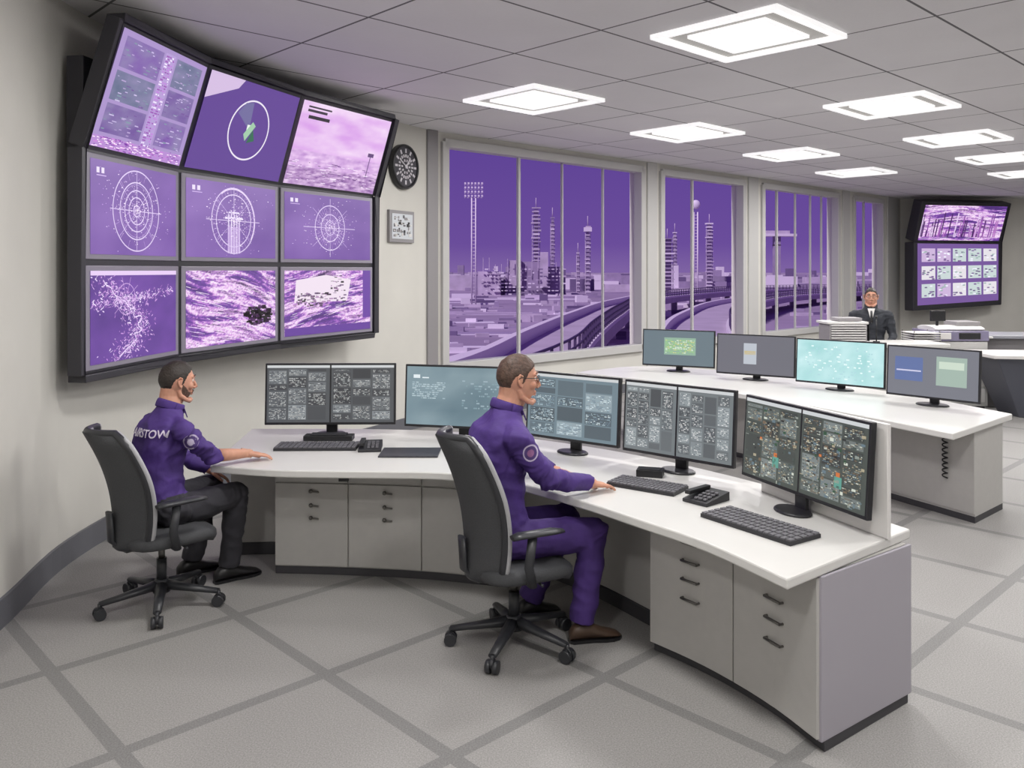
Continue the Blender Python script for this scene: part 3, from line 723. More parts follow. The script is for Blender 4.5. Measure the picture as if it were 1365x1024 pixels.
for i in range(50):
    u=rr.random()*.95; h=rr.uniform(.1,.7); sc.rect(u,.1,u+.015,.1+h,rr.choice([(.3,.15,.4),(.9,.8,.95),(.55,.3,.65),(.7,.45,.75)]))
sc.obj('screen_upper',fd); mb.box((10.75,20.62,2.2),(1.2,.5,.9),M_frame,.24); mb.obj('frame',fd,.02)
# ------------------------------------------------------------------ clock & wall panel
cn=V((.88,-.47,0)).normalized()
def wallframe(p,nrm):
    z=nrm.normalized(); y=V((0,0,1)); x=y.cross(z); return Matrix((( x.x,y.x,z.x,p.x),(x.y,y.y,z.y,p.y),(x.z,y.z,z.z,p.z),(0,0,0,1)))
e=empty('wall_clock'); e.matrix_world=wallframe(V((-1.325,10.11,3.19)),cn)
mb=MB(); R0=.27
def disc(mb,r,z0,z1,m,n=48): mb.rings([[(math.cos(t)*r,math.sin(t)*r,z) for t in [2*math.pi*k/n for k in range(n)]] for z in (z0,z1)],m,False)
disc(mb,R0,0,.05,M_blk); disc(mb,R0*.86,.05,.055,mat('clock_face','#34323a',.5))
M_cw=mat('clock_white','#cfcad0',.5)
for i in range(12):
    t=i*math.pi/6; mb.box((math.cos(t)*.19,math.sin(t)*.19,.058),(.05,.026,.006),M_cw,t)
for i in range(20):
    t=i*math.pi/10; mb.box((math.cos(t)*.13,math.sin(t)*.13,.058),(.035,.022,.006),M_cw,t)
for i in range(10):
    t=i*math.pi/5; mb.box((math.cos(t)*.075,math.sin(t)*.075,.058),(.03,.02,.006),M_cw,t)
mb.box((.04,.05,.064),(.15,.018,.006),M_cw,.9); mb.box((-.05,.03,.066),(.2,.012,.006),M_cw,2.6); disc(mb,.025,.06,.07,M_cw,16)
mb.tube([(math.cos(t)*R0*.93,math.sin(t)*R0*.93,.055) for t in [2*math.pi*k/48 for k in range(49)]],.018,M_blk,8)
mb.obj('clock_body',e)
e=empty('wall_control_panel'); e.matrix_world=wallframe(V((-1.35,10.08,2.47)),cn)
mb=MB(); mb.box((0,0,.02),(.50,.38,.04),M_trimg); 
mb.box((0,0,.043),(.42,.30,.006),mat('panel_face','#c9cdd2',.4)); rr=random.Random(4)
for i in range(44): mb.box((rr.uniform(-.17,.17),rr.uniform(-.12,.12),.048),(rr.uniform(.02,.06),rr.uniform(.01,.04),.004),rr.choice([M_key,M_white,M_trimg,M_blk]))
mb.obj('panel',e,.004)
# ------------------------------------------------------------------ MAIN DESK
ZD=.76
def resample(P,n):
    P=catmull(P,8); L=[0]
    for i in range(1,len(P)): L.append(L[-1]+(P[i]-P[i-1]).length)
    out=[]; j=0
    for k in range(n):
        d=L[-1]*k/(n-1)
        while j<len(L)-2 and L[j+1]<d: j+=1
        out.append(P[j].lerp(P[j+1],(d-L[j])/max(1e-9,L[j+1]-L[j])))
    return out
desk=empty('control_desk')
front=resample([(-1.84,5.12),(-1.41,5.0),(-.945,4.97),(-.41,4.93),(.0,4.72),(.34,4.36),(.60,4.02),(.85,3.67),(1.06,3.235)],40)
back=resample([(-1.95,6.3),(-1.3,6.3),(-.7,6.25),(-.1,6.07),(.5,5.68),(.98,5.22),(1.38,4.7),(1.64,4.25),(1.83,3.86)],40)
mb=MB(); mb.ribbon(front,back,ZD-.045,ZD,M_top); mb.obj('desktop',desk,.008)
mb=MB()
lf=resample([(-1.52,5.40),(-1.01,5.36),(-.53,5.29),(-.10,5.175)],13); lb=resample([(-1.52,5.95),(-1.0,5.93),(-.45,5.85),(.1,5.6)],13)
mb.ribbon(lf,lb,.05,ZD-.046,M_cab); mb.ribbon(lf,lb,0,.05,M_plinth)
rf=resample([(.714,4.30),(.88,4.10),(1.02,3.89),(1.15,3.64),(1.243,3.386)],13); rb=resample([(1.0,4.75),(1.3,4.45),(1.52,4.2),(1.68,4.0),(1.785,3.785)],13)
mb.ribbon(rf,rb,.045,ZD-.046,M_cab); mb.ribbon(offs(rf,.02),rb,0,.045,M_plinth)
mb.quadslab([(1.247,3.380,.045),(1.80,3.785,.045),(1.80,3.785,ZD-.046),(1.247,3.380,ZD-.046)],.02,M_cabs)
def panel(mb,path,z0,z1,t,m):
    mb.ribbon(path,offs(path,-t),z0,z1,m)
for P in ([(-1.93,5.78),(-1.7,5.8),(-1.5,5.8)],[(-.02,5.55),(.28,5.33),(.55,5.0),(.77,4.65),(.86,4.5)]):
    q=resample(P,14); panel(mb,q,.08,ZD-.046,.025,M_cab); panel(mb,q,0,.08,.04,M_plinth)
mb.obj('cabinet_bodies',desk,.004)
mb=MB()
def seg(path,i0,i1,z0,z1,gap=.004,t=.016):
    sub=[p.copy() for p in path[i0:i1+1]]; d=(sub[1]-sub[0]).normalized(); sub[0]+=d*gap; d=(sub[-1]-sub[-2]).normalized(); sub[-1]-=d*gap
    mb.ribbon(offs(sub,-t),sub,z0,z1,M_cab)
for i0,i1 in ((0,4),(4,8),(8,12)):
    seg(lf,i0,i1,.06,.585); seg(lf,i0,i1,.595,ZD-.054)
for i0,i1 in ((0,6),(6,12)): seg(rf,i0,i1,.055,ZD-.054)
mb.obj('cabinet_doors',desk,.002)
mb=MB()
def handle(p,t,z,L=.09):
    n=V((t.y,-t.x,0)); c=p+n*.035
    a=c-t*L/2; b=c+t*L/2
    mb.tube([(a.x,a.y,z),(b.x,b.y,z)],.007,M_metal,8)
    for q in (a,b): w=q-n*.025; mb.tube([(w.x,w.y,z),(q.x,q.y,z)],.006,M_metal,6)
for i0 in (3,9):
    p=rf[i0]; t=(rf[i0+1]-rf[i0-1]).normalized()
    for z in (.62,.53,.44,.345): handle(p,t,z,.10)
for i0 in (2,6):
    p=lf[i0]; t=(lf[i0+1]-lf[i0-1]).normalized(); n=V((t.y,-t.x,0)); c=p+n*.03
    for z in (.54,.45,.37):
        mb.ball((c.x,c.y,z),.014,M_metal,10); mb.tube([(p.x,p.y,z),(c.x,c.y,z)],.007,M_metal,8); mb.tube([(c.x,c.y,z-.002),(c.x+.05,c.y,z-.008)],.006,M_metal,6)
p=lf[4]; mb.box((p.x-.03,p.y-.02,.65),(.06,.03,.085),M_blk)
mb.box((lf[2].x,lf[2].y-.02,.64),(.03,.01,.008),M_metal)
mb.obj('handles',desk,.001)
mb=MB(); mb.quadslab([(1.34,4.52,ZD),(1.655,3.70,ZD),(1.655,3.70,1.27),(1.34,4.52,1.27)],.02,M_white); mb.obj('end_divider',desk,.004)
# ------------------------------------------------------------------ MONITORS
def monitor(Lp,Rp,zb,zt,content,name='desktop_monitor',dual=False,zd=ZD,seed=0,tilt=.03,base=.11,stand=True):
    e=empty(name); Lp=V((*Lp,0));Rp=V((*Rp,0)); d=(Rp-Lp).normalized(); n=V((d.y,-d.x,0)); mb=MB()
    c=(Lp+Rp)/2; e.location=(c.x,c.y,zd)
    def Q(u0,u1,z0,z1,off):
        f=lambda u,z: V((*(Lp.lerp(Rp,u))[:2],z))+n*(off-tilt*(z-zb)/(zt-zb))-V((c.x,c.y,zd))
        return [f(u0,z0),f(u1,z0),f(u1,z1),f(u0,z1)]
    mb.quadslab(Q(0,1,zb,zt,0),.03,M_bez)
    if stand: mb.quadslab(Q(.15,.85,zb+.06,zt-.06,-.03),.03,M_bez)
    W=(Rp-Lp).length; bz=.014/W
    parts=[(bz,.5-bz*.4),(.5+bz*.4,1-bz)] if dual else [(bz,1-bz)]
    for k,(u0,u1) in enumerate(parts):
        s=Scr(Q(u0,u1,zb+.018,zt-.014,0.0)); content(s,seed+k); s.obj('screen_%d'%(k+1),e)
    neck=-n*(.075 if stand else .025); ax=math.atan2(d.y,d.x)
    mb.box((neck.x,neck.y,(zb-zd)/2+.03),(.08,.022,(zb-zd)+.05),M_bez,ax)
    bb=-n*(.03 if stand else -.03); mb.rings([[V((bb.x,bb.y,z))+d*math.cos(t)*base*k+n*math.sin(t)*base*.7*k for t in [2*math.pi*j/24 for j in range(24)]] for z,k in ((0.001,1),(.01,1),(.016,.9))],M_bez,False)
    mb.obj('housing',e,.004); return e
g=lambda th:(lambda s,sd:c_dash(s,sd,th))
monitor((-1.78,6.04),(-.84,6.06),.835,1.275,g('dark'),dual=True,seed=1)
def c_teal(s,sd):
    s.l=1; s.grid(12,8,lambda u,v:mixc(rgb('#5b7480'),rgb('#8fa3ab'),fbm(u,v,sd,2))); s.l=2; r=random.Random(sd)
    s.rect(.06,.8,.12,.86,'#dfe8ec'); s.rect(.14,.8,.2,.82,'#dfe8ec'); text_rows(s,(.05,.45,.35,.75),9,r,[(.62,.7,.74),(.7,.77,.8)],.7); text_rows(s,(.5,.3,.9,.8),12,r,[(.5,.6,.64),(.6,.68,.72)],.3)
monitor((-.77,6.0),(.06,5.80),.835,1.275,c_teal,seed=5)
monitor((.09,5.64),(.66,5.22),.84,1.275,g('teal'),seed=8)
monitor((.68,5.18),(1.235,4.68),.84,1.275,g('grey'),dual=True,seed=11)
monitor((1.245,4.56),(1.567,3.71),.84,1.275,g('city'),dual=True,seed=21,stand=False)
# ------------------------------------------------------------------ desk accessories
def keyboard(c,ang,L=.45,D=.16,name='keyboard',zd=ZD,rows=5,cols=17):
    e=empty(name,(c[0],c[1],zd)); e.rotation_euler=(0,0,ang); mb=MB(); mb.box((0,0,.009),(L,D,.018),M_kb)
    for r in range(rows):
        for k in range(cols):
            mb.box((-L/2+L*(k+.5)/cols,-D/2+D*(r+.5)/rows,.021),(L/cols*.78,D/rows*.74,.008),M_key)
    mb.obj('keys',e)
keyboard((-1.30,5.62),0.02,.54,.20)
keyboard((.74,4.60),-.62,.40,.19)
keyboard((1.14,3.89),-.98,.52,.21)
def phone(c,ang,name='desk_phone',sz=(.15,.2),zd=ZD):
    e=empty(name,(c[0],c[1],zd)); e.rotation_euler=(0,0,ang); mb=MB(); w,d=sz
    mb.add([(-w/2,-d/2,0),(w/2,-d/2,0),(w/2,d/2,0),(-w/2,d/2,0),(-w/2,-d/2,.018),(w/2,-d/2,.018),(w/2,d/2,.045),(-w/2,d/2,.045)],[(3,2,1,0),(4,5,6,7),(0,1,5,4),(1,2,6,5),(2,3,7,6),(3,0,4,7)],M_kb)
    for r in range(4):
        for k in range(3): mb.box((-w*.05+k*w*.18,-d*.35+r*d*.16,.028+r*.005),(w*.13,d*.1,.01),M_key)
    mb.box((-w*.34,0,.05),(w*.22,d*.9,.02),M_blk)
    mb.obj('phone_body',e,.003)
phone((-.94,5.58),.1,sz=(.15,.2))
phone((1.0,4.33),-.85,sz=(.15,.2),name='desk_phone')
e=empty('tablet_device',(.80,4.86,ZD)); e.rotation_euler=(0,0,-.3); mb=MB(); mb.box((0,0,.02),(.15,.1,.04),M_blk); mb.box((0,0,.042),(.12,.07,.004),M_kb); mb.obj('device',e,.005)
e=empty('mouse_pad',(-.66,5.45,ZD)); mb=MB(); mb.box((0,0,.006),(.38,.26,.012),mat('pad_dark','#37373e',.5)); mb.obj('pad',e,.004)
e=empty('docking_box',(-1.28,5.92,ZD)); mb=MB(); mb.box((0,-.04,.02),(.34,.10,.035),M_blk); mb.box((0,-.04,.042),(.25,.08,.01),M_kb); mb.obj('dock',e,.004)
# ------------------------------------------------------------------ BACK CONSOLE
con=empty('rear_console')
f2=resample([(.74,9.75),(1.2,9.35),(1.62,8.9),(2.27,7.98),(2.8,7.0),(3.21,6.11)],30)
b2=resample([(.9,9.95),(1.6,10.4),(2.45,10.0),(3.2,9.1),(3.8,8.0),(4.14,6.95)],30)
mb=MB(); mb.ribbon(f2,b2,ZD-.05,ZD,M_top); mb.obj('desktop',con,.008)
mb=MB(); cf=resample([(1.55,9.7),(2.2,8.95),(2.72,8.2),(3.17,7.28),(3.56,6.46)],17); cb=resample([(1.9,10.1),(2.6,9.5),(3.1,8.8),(3.65,7.8),(4.0,6.85)],17)
mb.ribbon(cf,cb,.05,ZD-.051,M_cab); mb.ribbon(cf,cb,0,.05,M_plinth)
for i in range(0,16,4): seg_=[p.copy() for p in cf[i:i+5]]; mb.ribbon(offs(seg_,-.012)[:],seg_,.07,ZD-.06,M_cab)
mb.tube([(3.0,7.0,0),(3.0,7.0,ZD-.05)],.03,M_white,10)
mb.obj('cabinet_bodies',con,.004)
mb=MB(); pts=[]
for i in range(80): 
    t=i/79; a=t*9*2*math.pi; pts.append((3.43+.018*math.cos(a),6.68+.02*math.sin(a)-.02,.66-.36*t))
mb.tube(pts,.006,M_blk,6); mb.obj('coiled_cable',con)
def c_plain(s,sd):
    r=random.Random(sd)
    if sd==51: s.rect(0,0,1,1,'#66767f'); s.l=1; s.rect(.3,.3,.75,.8,'#8fb09a'); s.l=2; text_rows(s,(.32,.35,.73,.75),10,r,[(.9,.95,.85),(.6,.8,.5),(.85,.85,.5)])
    elif sd==52: s.rect(0,0,1,1,'#6a6a74'); s.l=1; s.rect(.35,.25,.52,.8,'#b9bfc8'); s.rect(.36,.5,.51,.6,'#c8b26a')
    elif sd==53: s.grid(20,10,lambda u,v:mixc(rgb('#9ad2d2'),rgb('#cdeef0'),fbm(u*2,v,3,3))); s.l=1; text_rows(s,(.1,.1,.9,.9),14,r,[(.9,.98,.98),(.68,.85,.87)],.25)
    else: s.rect(0,0,1,1,'#73757f'); s.l=1; s.rect(.08,.3,.4,.8,'#5c6ea0'); s.rect(.55,.25,.88,.85,'#9fb3a8'); s.l=2; s.rect(.1,.5,.38,.53,(.8,.8,.9)); s.rect(.58,.6,.85,.75,'#c9d8c8')
monitor((1.55,10.0),(2.32,9.62),.82,1.25,c_plain,seed=51,base=.14)
monitor((2.26,9.3),(2.97,8.82),.81,1.25,c_plain,seed=52,base=.14)
monitor((2.90,8.6),(3.55,8.0),.81,1.255,c_plain,seed=53,base=.14)
monitor((3.41,7.66),(3.93,7.06),.82,1.27,c_plain,seed=54,base=.14)
e=empty('service_counter',(4.6,10.4,0)); mb=MB(); mb.box((0,0,.53),(1.25,.5,.96),M_cab); mb.box((0,0,1.035),(1.35,.6,.05),M_top); mb.box((0,0,.025),(1.2,.45,.05),M_plinth); mb.obj('counter',e,.01)
e=empty('document_printer',(4.10,10.42,1.061)); mb=MB(); mb.box((0,0,.11),(.46,.36,.22),M_trimg)
for k in range(7): mb.box((0,-.19,.03+k*.030),(.42,.02,.012),M_white)
mb.box((0,.02,.24),(.5,.4,.03),M_white); mb.box((.05,.02,.28),(.3,.25,.04),M_trimg); mb.box((.26,0,.14),(.012,.34,.24),M_blk); mb.obj('printer',e,.008)
e=empty('desk_microphone',(4.45,10.26,1.061)); mb=MB(); mb.tube([(0,0,0),(0,0,.02)],.04,M_blk,16); mb.tube([(0,0,.02),(.0,0,.2),(.02,.05,.3)],.008,M_blk,8); mb.ball((.02,.05,.31),.018,M_blk,10); mb.obj('microphone',e)
M_cg=mat('copier_glassy','#7d7890',.15)
e=empty('office_copier',(6.25,12.0,0)); mb=MB(); mb.box((0,0,.5),(.75,.6,.9),M_trimw); mb.box((0,0,.025),(.7,.55,.05),M_plinth)
for k in range(3): mb.box((0,-.305,.2+k*.22),(.66,.02,.19),M_white); mb.box((0,-.32,.26+k*.22),(.2,.02,.02),M_plinth)
mb.box((0,0,1.03),(.78,.62,.14),M_cg); mb.box((.12,-.31,1.03),(.3,.02,.09),M_blk); mb.box((-.22,-.31,1.03),(.16,.02,.09),M_white)
mb.tube([(-.34,.0,1.12),(.36,.0,1.12)],[(.045,.27),(.045,.27)],M_white,16,flat=(0,0,1)); mb.box((.2,.05,1.19),(.34,.36,.06),M_trimg)
mb.box((-.22,-.1,1.30),(.24,.03,.15),M_blk,0.2); mb.tube([(-.22,-.08,1.14),(-.22,-.08,1.25)],.02,M_blk,8); mb.box((.44,0,1.0),(.14,.4,.03),M_white); mb.obj('copier',e,.012)
e=empty('paper_tray',(5.5,11.3,0)); mb=MB(); mb.box((0,0,.5),(.34,.36,1.0),M_trimg)
for k in range(4): mb.box((0,0,1.02+k*.03),(.36,.38,.012),M_white)
for sx in (-.17,.17):
    for sy in (-.17,.17): mb.tube([(sx,sy,1.0),(sx,sy,1.14)],.008,M_metal,6)
mb.obj('tray_stand',e,.006)
e=empty('reception_desk'); mb=MB()
mb.add([(6.3,10.9,.80),(9.2,10.3,.80),(9.2,11.2,.80),(6.3,11.6,.80),(6.7,11.1,0.0),(9.2,10.6,0.0),(9.2,11.2,0),(6.7,11.6,0)],[(0,1,2,3),(7,6,5,4),(0,4,5,1),(1,5,6,2),(2,6,7,3),(3,7,4,0)],mat('reception_dark','#555761',.4))
mb.prism([(6.22,10.84),(9.25,10.2),(9.25,11.3),(6.22,11.66)],.80,.85,M_white)
mb.prism([(6.75,11.95),(9.4,11.5),(9.4,12.2),(6.75,12.5)],0,.98,M_trimg); mb.prism([(6.7,11.85),(9.4,11.4),(9.4,12.3),(6.7,12.6)],.98,1.03,mat('counter_grey','#8a8b93',.3))
mb.obj('desk_body',e,.01)
# ------------------------------------------------------------------ CHAIR
def chair(loc,ang,bh=.72,rot=.35):
    e=empty('office_chair',(loc[0],loc[1],0)); e.rotation_euler=(0,0,ang); mb=MB()
    for i in range(5):
        t=i*2*math.pi/5+rot; d=V((math.cos(t),math.sin(t),0)); 
        mb.tube([d*.03+V((0,0,.125)),d*.17+V((0,0,.105)),d*.33+V((0,0,.085))],[(.028,.036),(.02,.028),(.014,.022)],M_chairp,10,flat=(0,0,1))
        c=d*.33; s=V((-d.y,d.x,0)); mb.tube([c+V((0,0,.09)),c+V((0,0,.04))],.010,M_chairp,8)
        for sg in (-1,1):
            w=c+s*sg*.019+V((0,0,.033)); mb.tube([w-s*.012,w+s*.012],.032,M_chairp,18)
        w=c+V((0,0,.047)); mb.tube([w-s*.01,w+s*.01],.026,M_chairp,12)
    mb.tube([(0,0,.085),(0,0,.16)],[.048,.038],M_chairp,18); mb.tube([(0,0,.15),(0,0,.28)],.028,M_chairp,16); mb.tube([(0,0,.26),(0,0,.40)],.018,M_metal,12)
    mb.box((-.02,0,.385),(.26,.18,.04),M_chairp)
    mb.tube([(.05,-.09,.385),(.05,-.24,.38)],.007,M_chairp,8)
    rs=[]
    for z,k in ((.390,.84),(.398,.95),(.42,1.0),(.45,.99),(.464,.92),(.468,.6)):
        r=[]
        for j in range(40):
            t=2*math.pi*j/40; c,s=math.cos(t),math.sin(t); p=4.0
            rad=1/((abs(c)**p+abs(s)**p)**(1/p)); x=c*rad*.25*k+.02; y=s*rad*.25*k
            r.append((x,y,z-(.02 if x>.2 else 0)))
        rs.append(r)
    mb.rings(rs,M_chair,True)
    nu,nv=14,22
    def bp(u,v,off):
        w=.185+.078*math.sin(min(1,v*1.35)*math.pi*.5)-.04*max(0,v-.6)/.4
        if v>.88: w*=math.sqrt(max(0,1-((v-.88)/.16)**2))
        if v<.08: w*=math.sqrt(max(0.05,1-((.08-v)/.1)**2))
        x=-.225+.03*math.sin(v*math.pi)-.135*v*v-.02*v + .08*(u*u)
        return V((x-off*(1-.5*u*u),u*w,.40+bh*v))
    for off in (0,.045):
        vs=[bp(-1+2*i/nu,j/nv,off) for j in range(nv+1) for i in range(nu+1)]
        mb.add(vs,[(j*(nu+1)+i,j*(nu+1)+i+1,(j+1)*(nu+1)+i+1,(j+1)*(nu+1)+i) for j in range(nv) for i in range(nu)],M_chair,True)
    out=[bp(-1,j/nv,.017) for j in range(nv+1)]+[bp(-1+2*i/nu,1,.017) for i in range(1,nu)]+[bp(1,1-j/nv,.017) for j in range(nv+1)]+[bp(1-2*i/nu,0,.017) for i in range(1,nu+1)]
    mb.tube(out,.022,M_chairp,8)
    out2=[p+V((.014,(.010 if p.y>0 else -.010),0)) for p in out]; mb.tube(out2[:2*nv+nu+1],.016,M_rim,8)
    mb.tube([(-.06,0,.375),(-.2,0,.37),(-.28,0,.44),(-.29,0,.6)],[(.016,.04)]*4,M_chairp,10)
    for sg in (-1,1):
        mb.tube([(.0,sg*.16,.385),(-.02,sg*.27,.40),(-.05,sg*.29,.50),(-.03,sg*.29,.645)],[(.014,.024)]*4,M_chairp,10)
        mb.tube([(-.14,sg*.29,.655),(-.1,sg*.29,.662),(.08,sg*.285,.662),(.14,sg*.275,.655)],[(.012,.028),(.016,.040),(.016,.040),(.010,.026)],M_chairp,12,flat=(0,0,1))
    mb.obj('chair_body',e)
    return e
chair((-2.035,4.88),math.radians(44),bh=.66,rot=.5)
chair((.01,4.37),math.radians(24),bh=.72,rot=.2)
# ------------------------------------------------------------------ OUTSIDE
M_ground=mat('airfield_ground','#9a86a4',.9,noise_amt=.15,noise_scale=.06)
M_road=mat('road_concrete','#b4a4b9',.8,noise_amt=.10,noise_scale=.3)
M_par=mat('parapet_pale','#dccfdf',.7); M_rail=mat('railing_dark','#4d3b63',.6)
M_b=[mat('building_pale','#bbaac4',.8,noise_amt=.15,noise_scale=.3),mat('building_mauve','#9684a6',.8,noise_amt=.15,noise_scale=.3),mat('building_dark','#6f5c85',.8),mat('building_white','#dccfe2',.7)]
M_water=mat('water_purple','#6a4f9a',.25)
mb=MB(); mb.add([(-1500,12,-6),(2500,12,-6),(2500,2500,-6),(-1500,2500,-6)],[(0,1,2,3)],M_ground); mb.obj('airfield_ground')
def road(name,P,w,z0,zend,rail_to=.8,left=.7):
    e=empty(name); n=110; c=resample(P,n); mb=MB(); nrm=offs(c,1)
    zz=[z0+(zend-z0)*i/(n-1) for i in range(n)]
    def strip(o0,o1,h0,h1,m):
        rs=[]
        for i,p in enumerate(c):
            d=nrm[i]-p; a=p+d*o0; b=p+d*o1; z=zz[i]
            rs.append([(a.x,a.y,z+h0),(b.x,b.y,z+h0),(b.x,b.y,z+h1),(a.x,a.y,z+h1)])
        mb.rings(rs,m,False)
    strip(-w/2,w/2,-.9,0,M_road); strip(w/2-.45,w/2,0,left,M_par); strip(-w/2,-w/2+.4,0,.3,M_par)
    for i in range(0,n,5): p=c[i]; mb.box((p.x,p.y,(zz[i]-6)/2-.4),(1.0,1.0,max(.1,zz[i]+6-.8)),M_b[1])
    mb.obj('deck',e)
    mb=MB(); m=150
    for j in range(m):
        f=j/(m-1)*(n-1)*rail_to; i=min(n-2,int(f)); t=f-i; d=(nrm[i]-c[i]); p=c[i].lerp(c[i+1],t)-d*(w/2-.1); z=zz[i]+(zz[i+1]-zz[i])*t
        mb.box((p.x,p.y,z+.75),(.12,.12,1.3),M_rail)
    for h in (.55,.95,1.4):
        mb.tube([V((0,0,zz[i]+h))+c[i]-(nrm[i]-c[i])*(w/2-.1) for i in range(int(n*rail_to))],.06,M_rail,5)
    mb.obj('railing',e)
road('viaduct_road',[(-3.2,22),(.3,35),(2.9,51),(7.7,77),(15.5,113),(31,160),(70,225),(170,300)],4.6,-2.2,-4.2)
road('access_ramp',[(9.5,24),(10.2,40),(13.2,60),(20.5,88),(35,130),(66,190),(120,250),(210,310)],5.4,-2.8,-4.6)
mb=MB(); mb.prism([(18,30),(70,60),(150,150),(90,150),(40,90),(24,60)],-6,-5.95,M_water); mb.obj('water_basin')
rr=random.Random(13)
mb=MB()
for k in range(34):
    y=64*math.exp(k/34*1.45)*rr.uniform(.98,1.02); x0=rr.uniform(-.35,.0)*y; L=y*rr.uniform(.15,.5)
    mb.box((x0,y,-5.97),(L,rr.uniform(.5,2.2)*y/90,.06),rr.choice([M_b[3],M_b[0],M_b[1],M_b[3]]),rr.uniform(.0,.12))
mb.obj('runway_markings')
mb=MB()
for i in range(620):
    y=66*math.exp(rr.random()*1.4); x=rr.uniform(-.35,.12)*y if rr.random()<.6 else rr.uniform(.12,.8)*y
    h=rr.uniform(.2,1.4)*y/150*rr.random()
    mb.box((x,y,-6+h/2+.02),(rr.uniform(.6,3.5)*y/120,rr.uniform(.3,1)*y/120,h+.04),rr.choice(M_b+[M_b[0]]),rr.uniform(-.1,.3))
mb.obj('airfield_vehicles')
e=empty('retaining_wall'); mb=MB()
a=V((-6.6,44,0)); b=V((-1.0,62,0)); d=(b-a).normalized(); 
for i in range(13):
    p=a.lerp(b,i/12); mb.box((p.x,p.y,-4.9),(1.0,.35,2.2),M_b[2 if i%2 else 1],math.atan2(d.y,d.x)); mb.box((p.x,p.y,-3.7),(1.6,.9,.25),M_par,math.atan2(d.y,d.x))
mb.obj('panels',e)
mb=MB()
for i in range(520):
    y=rr.uniform(300,650); x=rr.uniform(-.32,.75)*y; top=rr.uniform(-5,.6) if rr.random()<.93 else rr.uniform(1,5)
    mb.box((x,y,-6+(top+6)/2),(rr.uniform(3,18) if top<1 else rr.uniform(1,4),5,top+6),rr.choice(M_b))
mb.obj('city_skyline')
mb=MB()
mb.box((2,275,-3),(30,16,6),M_b[1]); mb.box((7,266,-1.5),(18,4,9),M_b[1]); mb.box((-7,262,-2.5),(7,6,8),M_b[0]); mb.box((1,264,1),(4,3,8),M_b[0]); mb.box((10,262,2),(2.4,3,11),M_b[0]); mb.box((5,266,3.4),(10,3,2.4),M_b[1])
for r_ in range(8):
    for i in range(22): 
        if rr.random()<.75: mb.box((-9+i*1.2,258.3,-5.5+r_*1.1),(rr.uniform(.5,1.1),.4,rr.uniform(.2,.5)),rr.choice([M_b[3],M_b[0],M_b[2]]))
for i in range(14): mb.box((-9+i*1.9,262,rr.uniform(2,4.5)),(.16,.2,rr.uniform(2,5)),M_b[0])
mb.obj('terminal_building')
def tower(px,ytop,Y,w,name='control_tower',head=False):
    X=(px-682)/1120*Y; H=1.95+(360-ytop)*Y/1120; e=empty(name,(X,Y,-6)); mb=MB(); Ht=H+6
    n=int(Ht/1.3); r_=random.Random(px)
    mb.box((0,0,Ht*.48),(w*.55,w*.55,Ht*.96),M_b[1])
    for i in range(n):
        z=(i+.5)*Ht/n; k=r_.uniform(.75,1.1); mb.box((r_.uniform(-.1,.1)*w,-w*.1,z),(w*k,w*.7,Ht/n*r_.uniform(.2,.5)),M_b[r_.choice([0,0,1,3])])
    for sx in (-.45,.45): mb.box((sx*w,0,Ht*.45),(.22,.22,Ht*.9),M_b[0])
    if head: mb.box((0,0,Ht-1.5),(w*1.4,w*1.4,1.4),M_b[3])
    mb.tube([(0,0,Ht-.5),(0,0,Ht+3)],.15,M_b[0],6); mb.obj('shaft',e)
tower(714,275,300,3.0); tower(736,288,300,1.5); tower(783,300,280,1.8,head=True); tower(945,296,320,2.6); tower(889,316,300,4.5,name='office_block'); tower(770,335,300,1.2); tower(899,308,330,1.6)
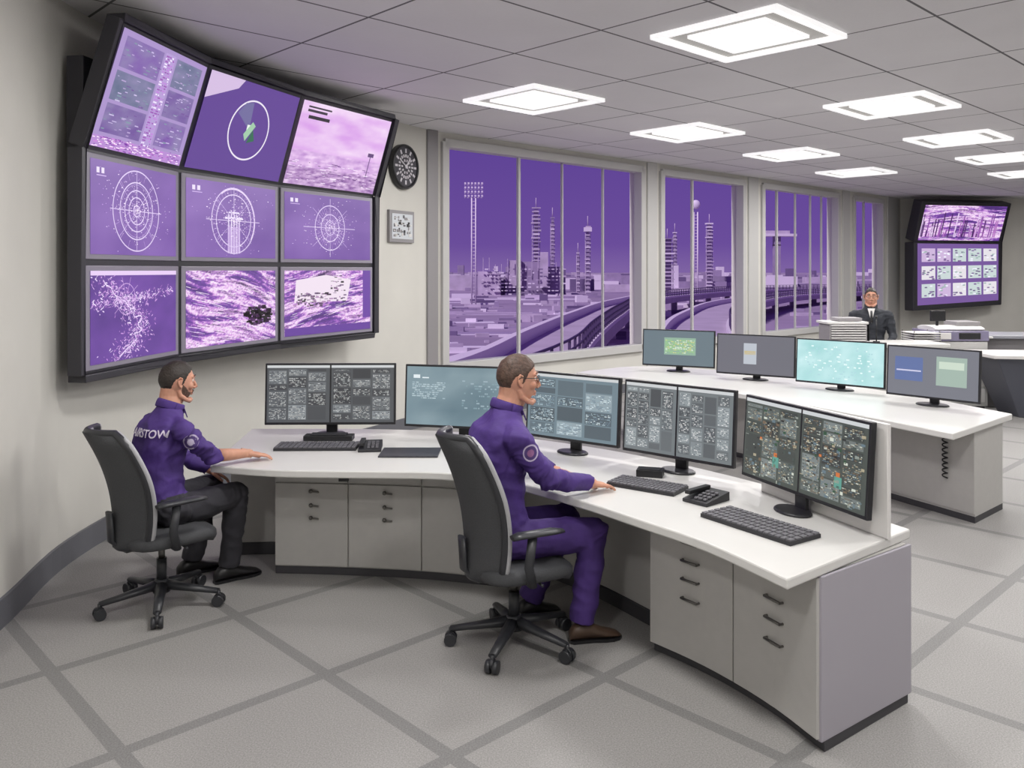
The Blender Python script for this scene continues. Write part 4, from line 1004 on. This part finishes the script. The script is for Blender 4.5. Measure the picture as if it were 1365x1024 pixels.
def mast(px,ytop,Y,round_=False):
    X=(px-682)/1120*Y; H=1.95+(360-ytop)*Y/1120; e=empty('floodlight_mast',(X,Y,-6)); mb=MB(); Ht=H+6
    for sx in (-.45,.45): mb.tube([(sx,0,0),(sx,0,Ht-3)],.16,M_b[3],8)
    for i in range(30): mb.box((0,0,i*(Ht-3)/30),(1.0,.12,.18),M_b[0])
    if round_: mb.ball((0,0,Ht-1.2),(1.1,.6,1.1),M_b[3],16)
    else:
        for r in range(4):
            mb.box((0,0,Ht-3+r*.95),(4.2,.15,.12),M_b[3])
            for c in range(6): mb.box((-1.9+c*.76,-.2,Ht-2.6+r*.95),(.42,.3,.42),M_b[3])
    mb.obj('mast',e)
mast(631,246,190); mast(927,266,200,True); mast(1000,335,330)
e=empty('observation_building',(126,400,-6)); mb=MB(); mb.box((0,0,10),(3,3,20),M_b[1]); mb.box((0,0,24.5),(17,7,1.2),M_b[3]); mb.box((0,0,25.8),(11,5,1.6),M_b[0]); mb.box((0,0,22),(3,3,5),M_b[1]); mb.obj('building',e)
sd=bpy.data.lights.new('sun','SUN'); sd.energy=3.4; sd.angle=.05; sd.color=(1,.93,.98); so=bpy.data.objects.new('sun',sd); scene.collection.objects.link(so)
so.rotation_euler=V((.65,.6,-.75)).to_track_quat('-Z','Y').to_euler()
w=bpy.data.worlds.new('sky'); scene.world=w; w.use_nodes=True; nt=w.node_tree; bg=nt.nodes['Background']
tc=nt.nodes.new('ShaderNodeTexCoord'); sp=nt.nodes.new('ShaderNodeSeparateXYZ'); cr=nt.nodes.new('ShaderNodeValToRGB')
nt.links.new(tc.outputs['Generated'],sp.inputs[0]); nt.links.new(sp.outputs['Z'],cr.inputs[0]); nt.links.new(cr.outputs[0],bg.inputs[0])
cr.color_ramp.elements[0].position=0; cr.color_ramp.elements[0].color=(*hx('#7f64a4'),1)
cr.color_ramp.elements[1].position=.5; cr.color_ramp.elements[1].color=(*hx('#5a3f8e'),1)
x=cr.color_ramp.elements.new(.03); x.color=(*hx('#6c4f9c'),1)
x=cr.color_ramp.elements.new(.14); x.color=(*hx('#614697'),1)
bg.inputs['Strength'].default_value=1.0
cd=bpy.data.cameras.new('camera'); cd.sensor_width=36; cd.lens=36*1120/1365; cd.shift_y=-(512-360)/1365; cd.clip_end=4000
co=bpy.data.objects.new('camera',cd); scene.collection.objects.link(co); co.location=(0,0,1.95); co.rotation_euler=(math.pi/2,0,0); scene.camera=co
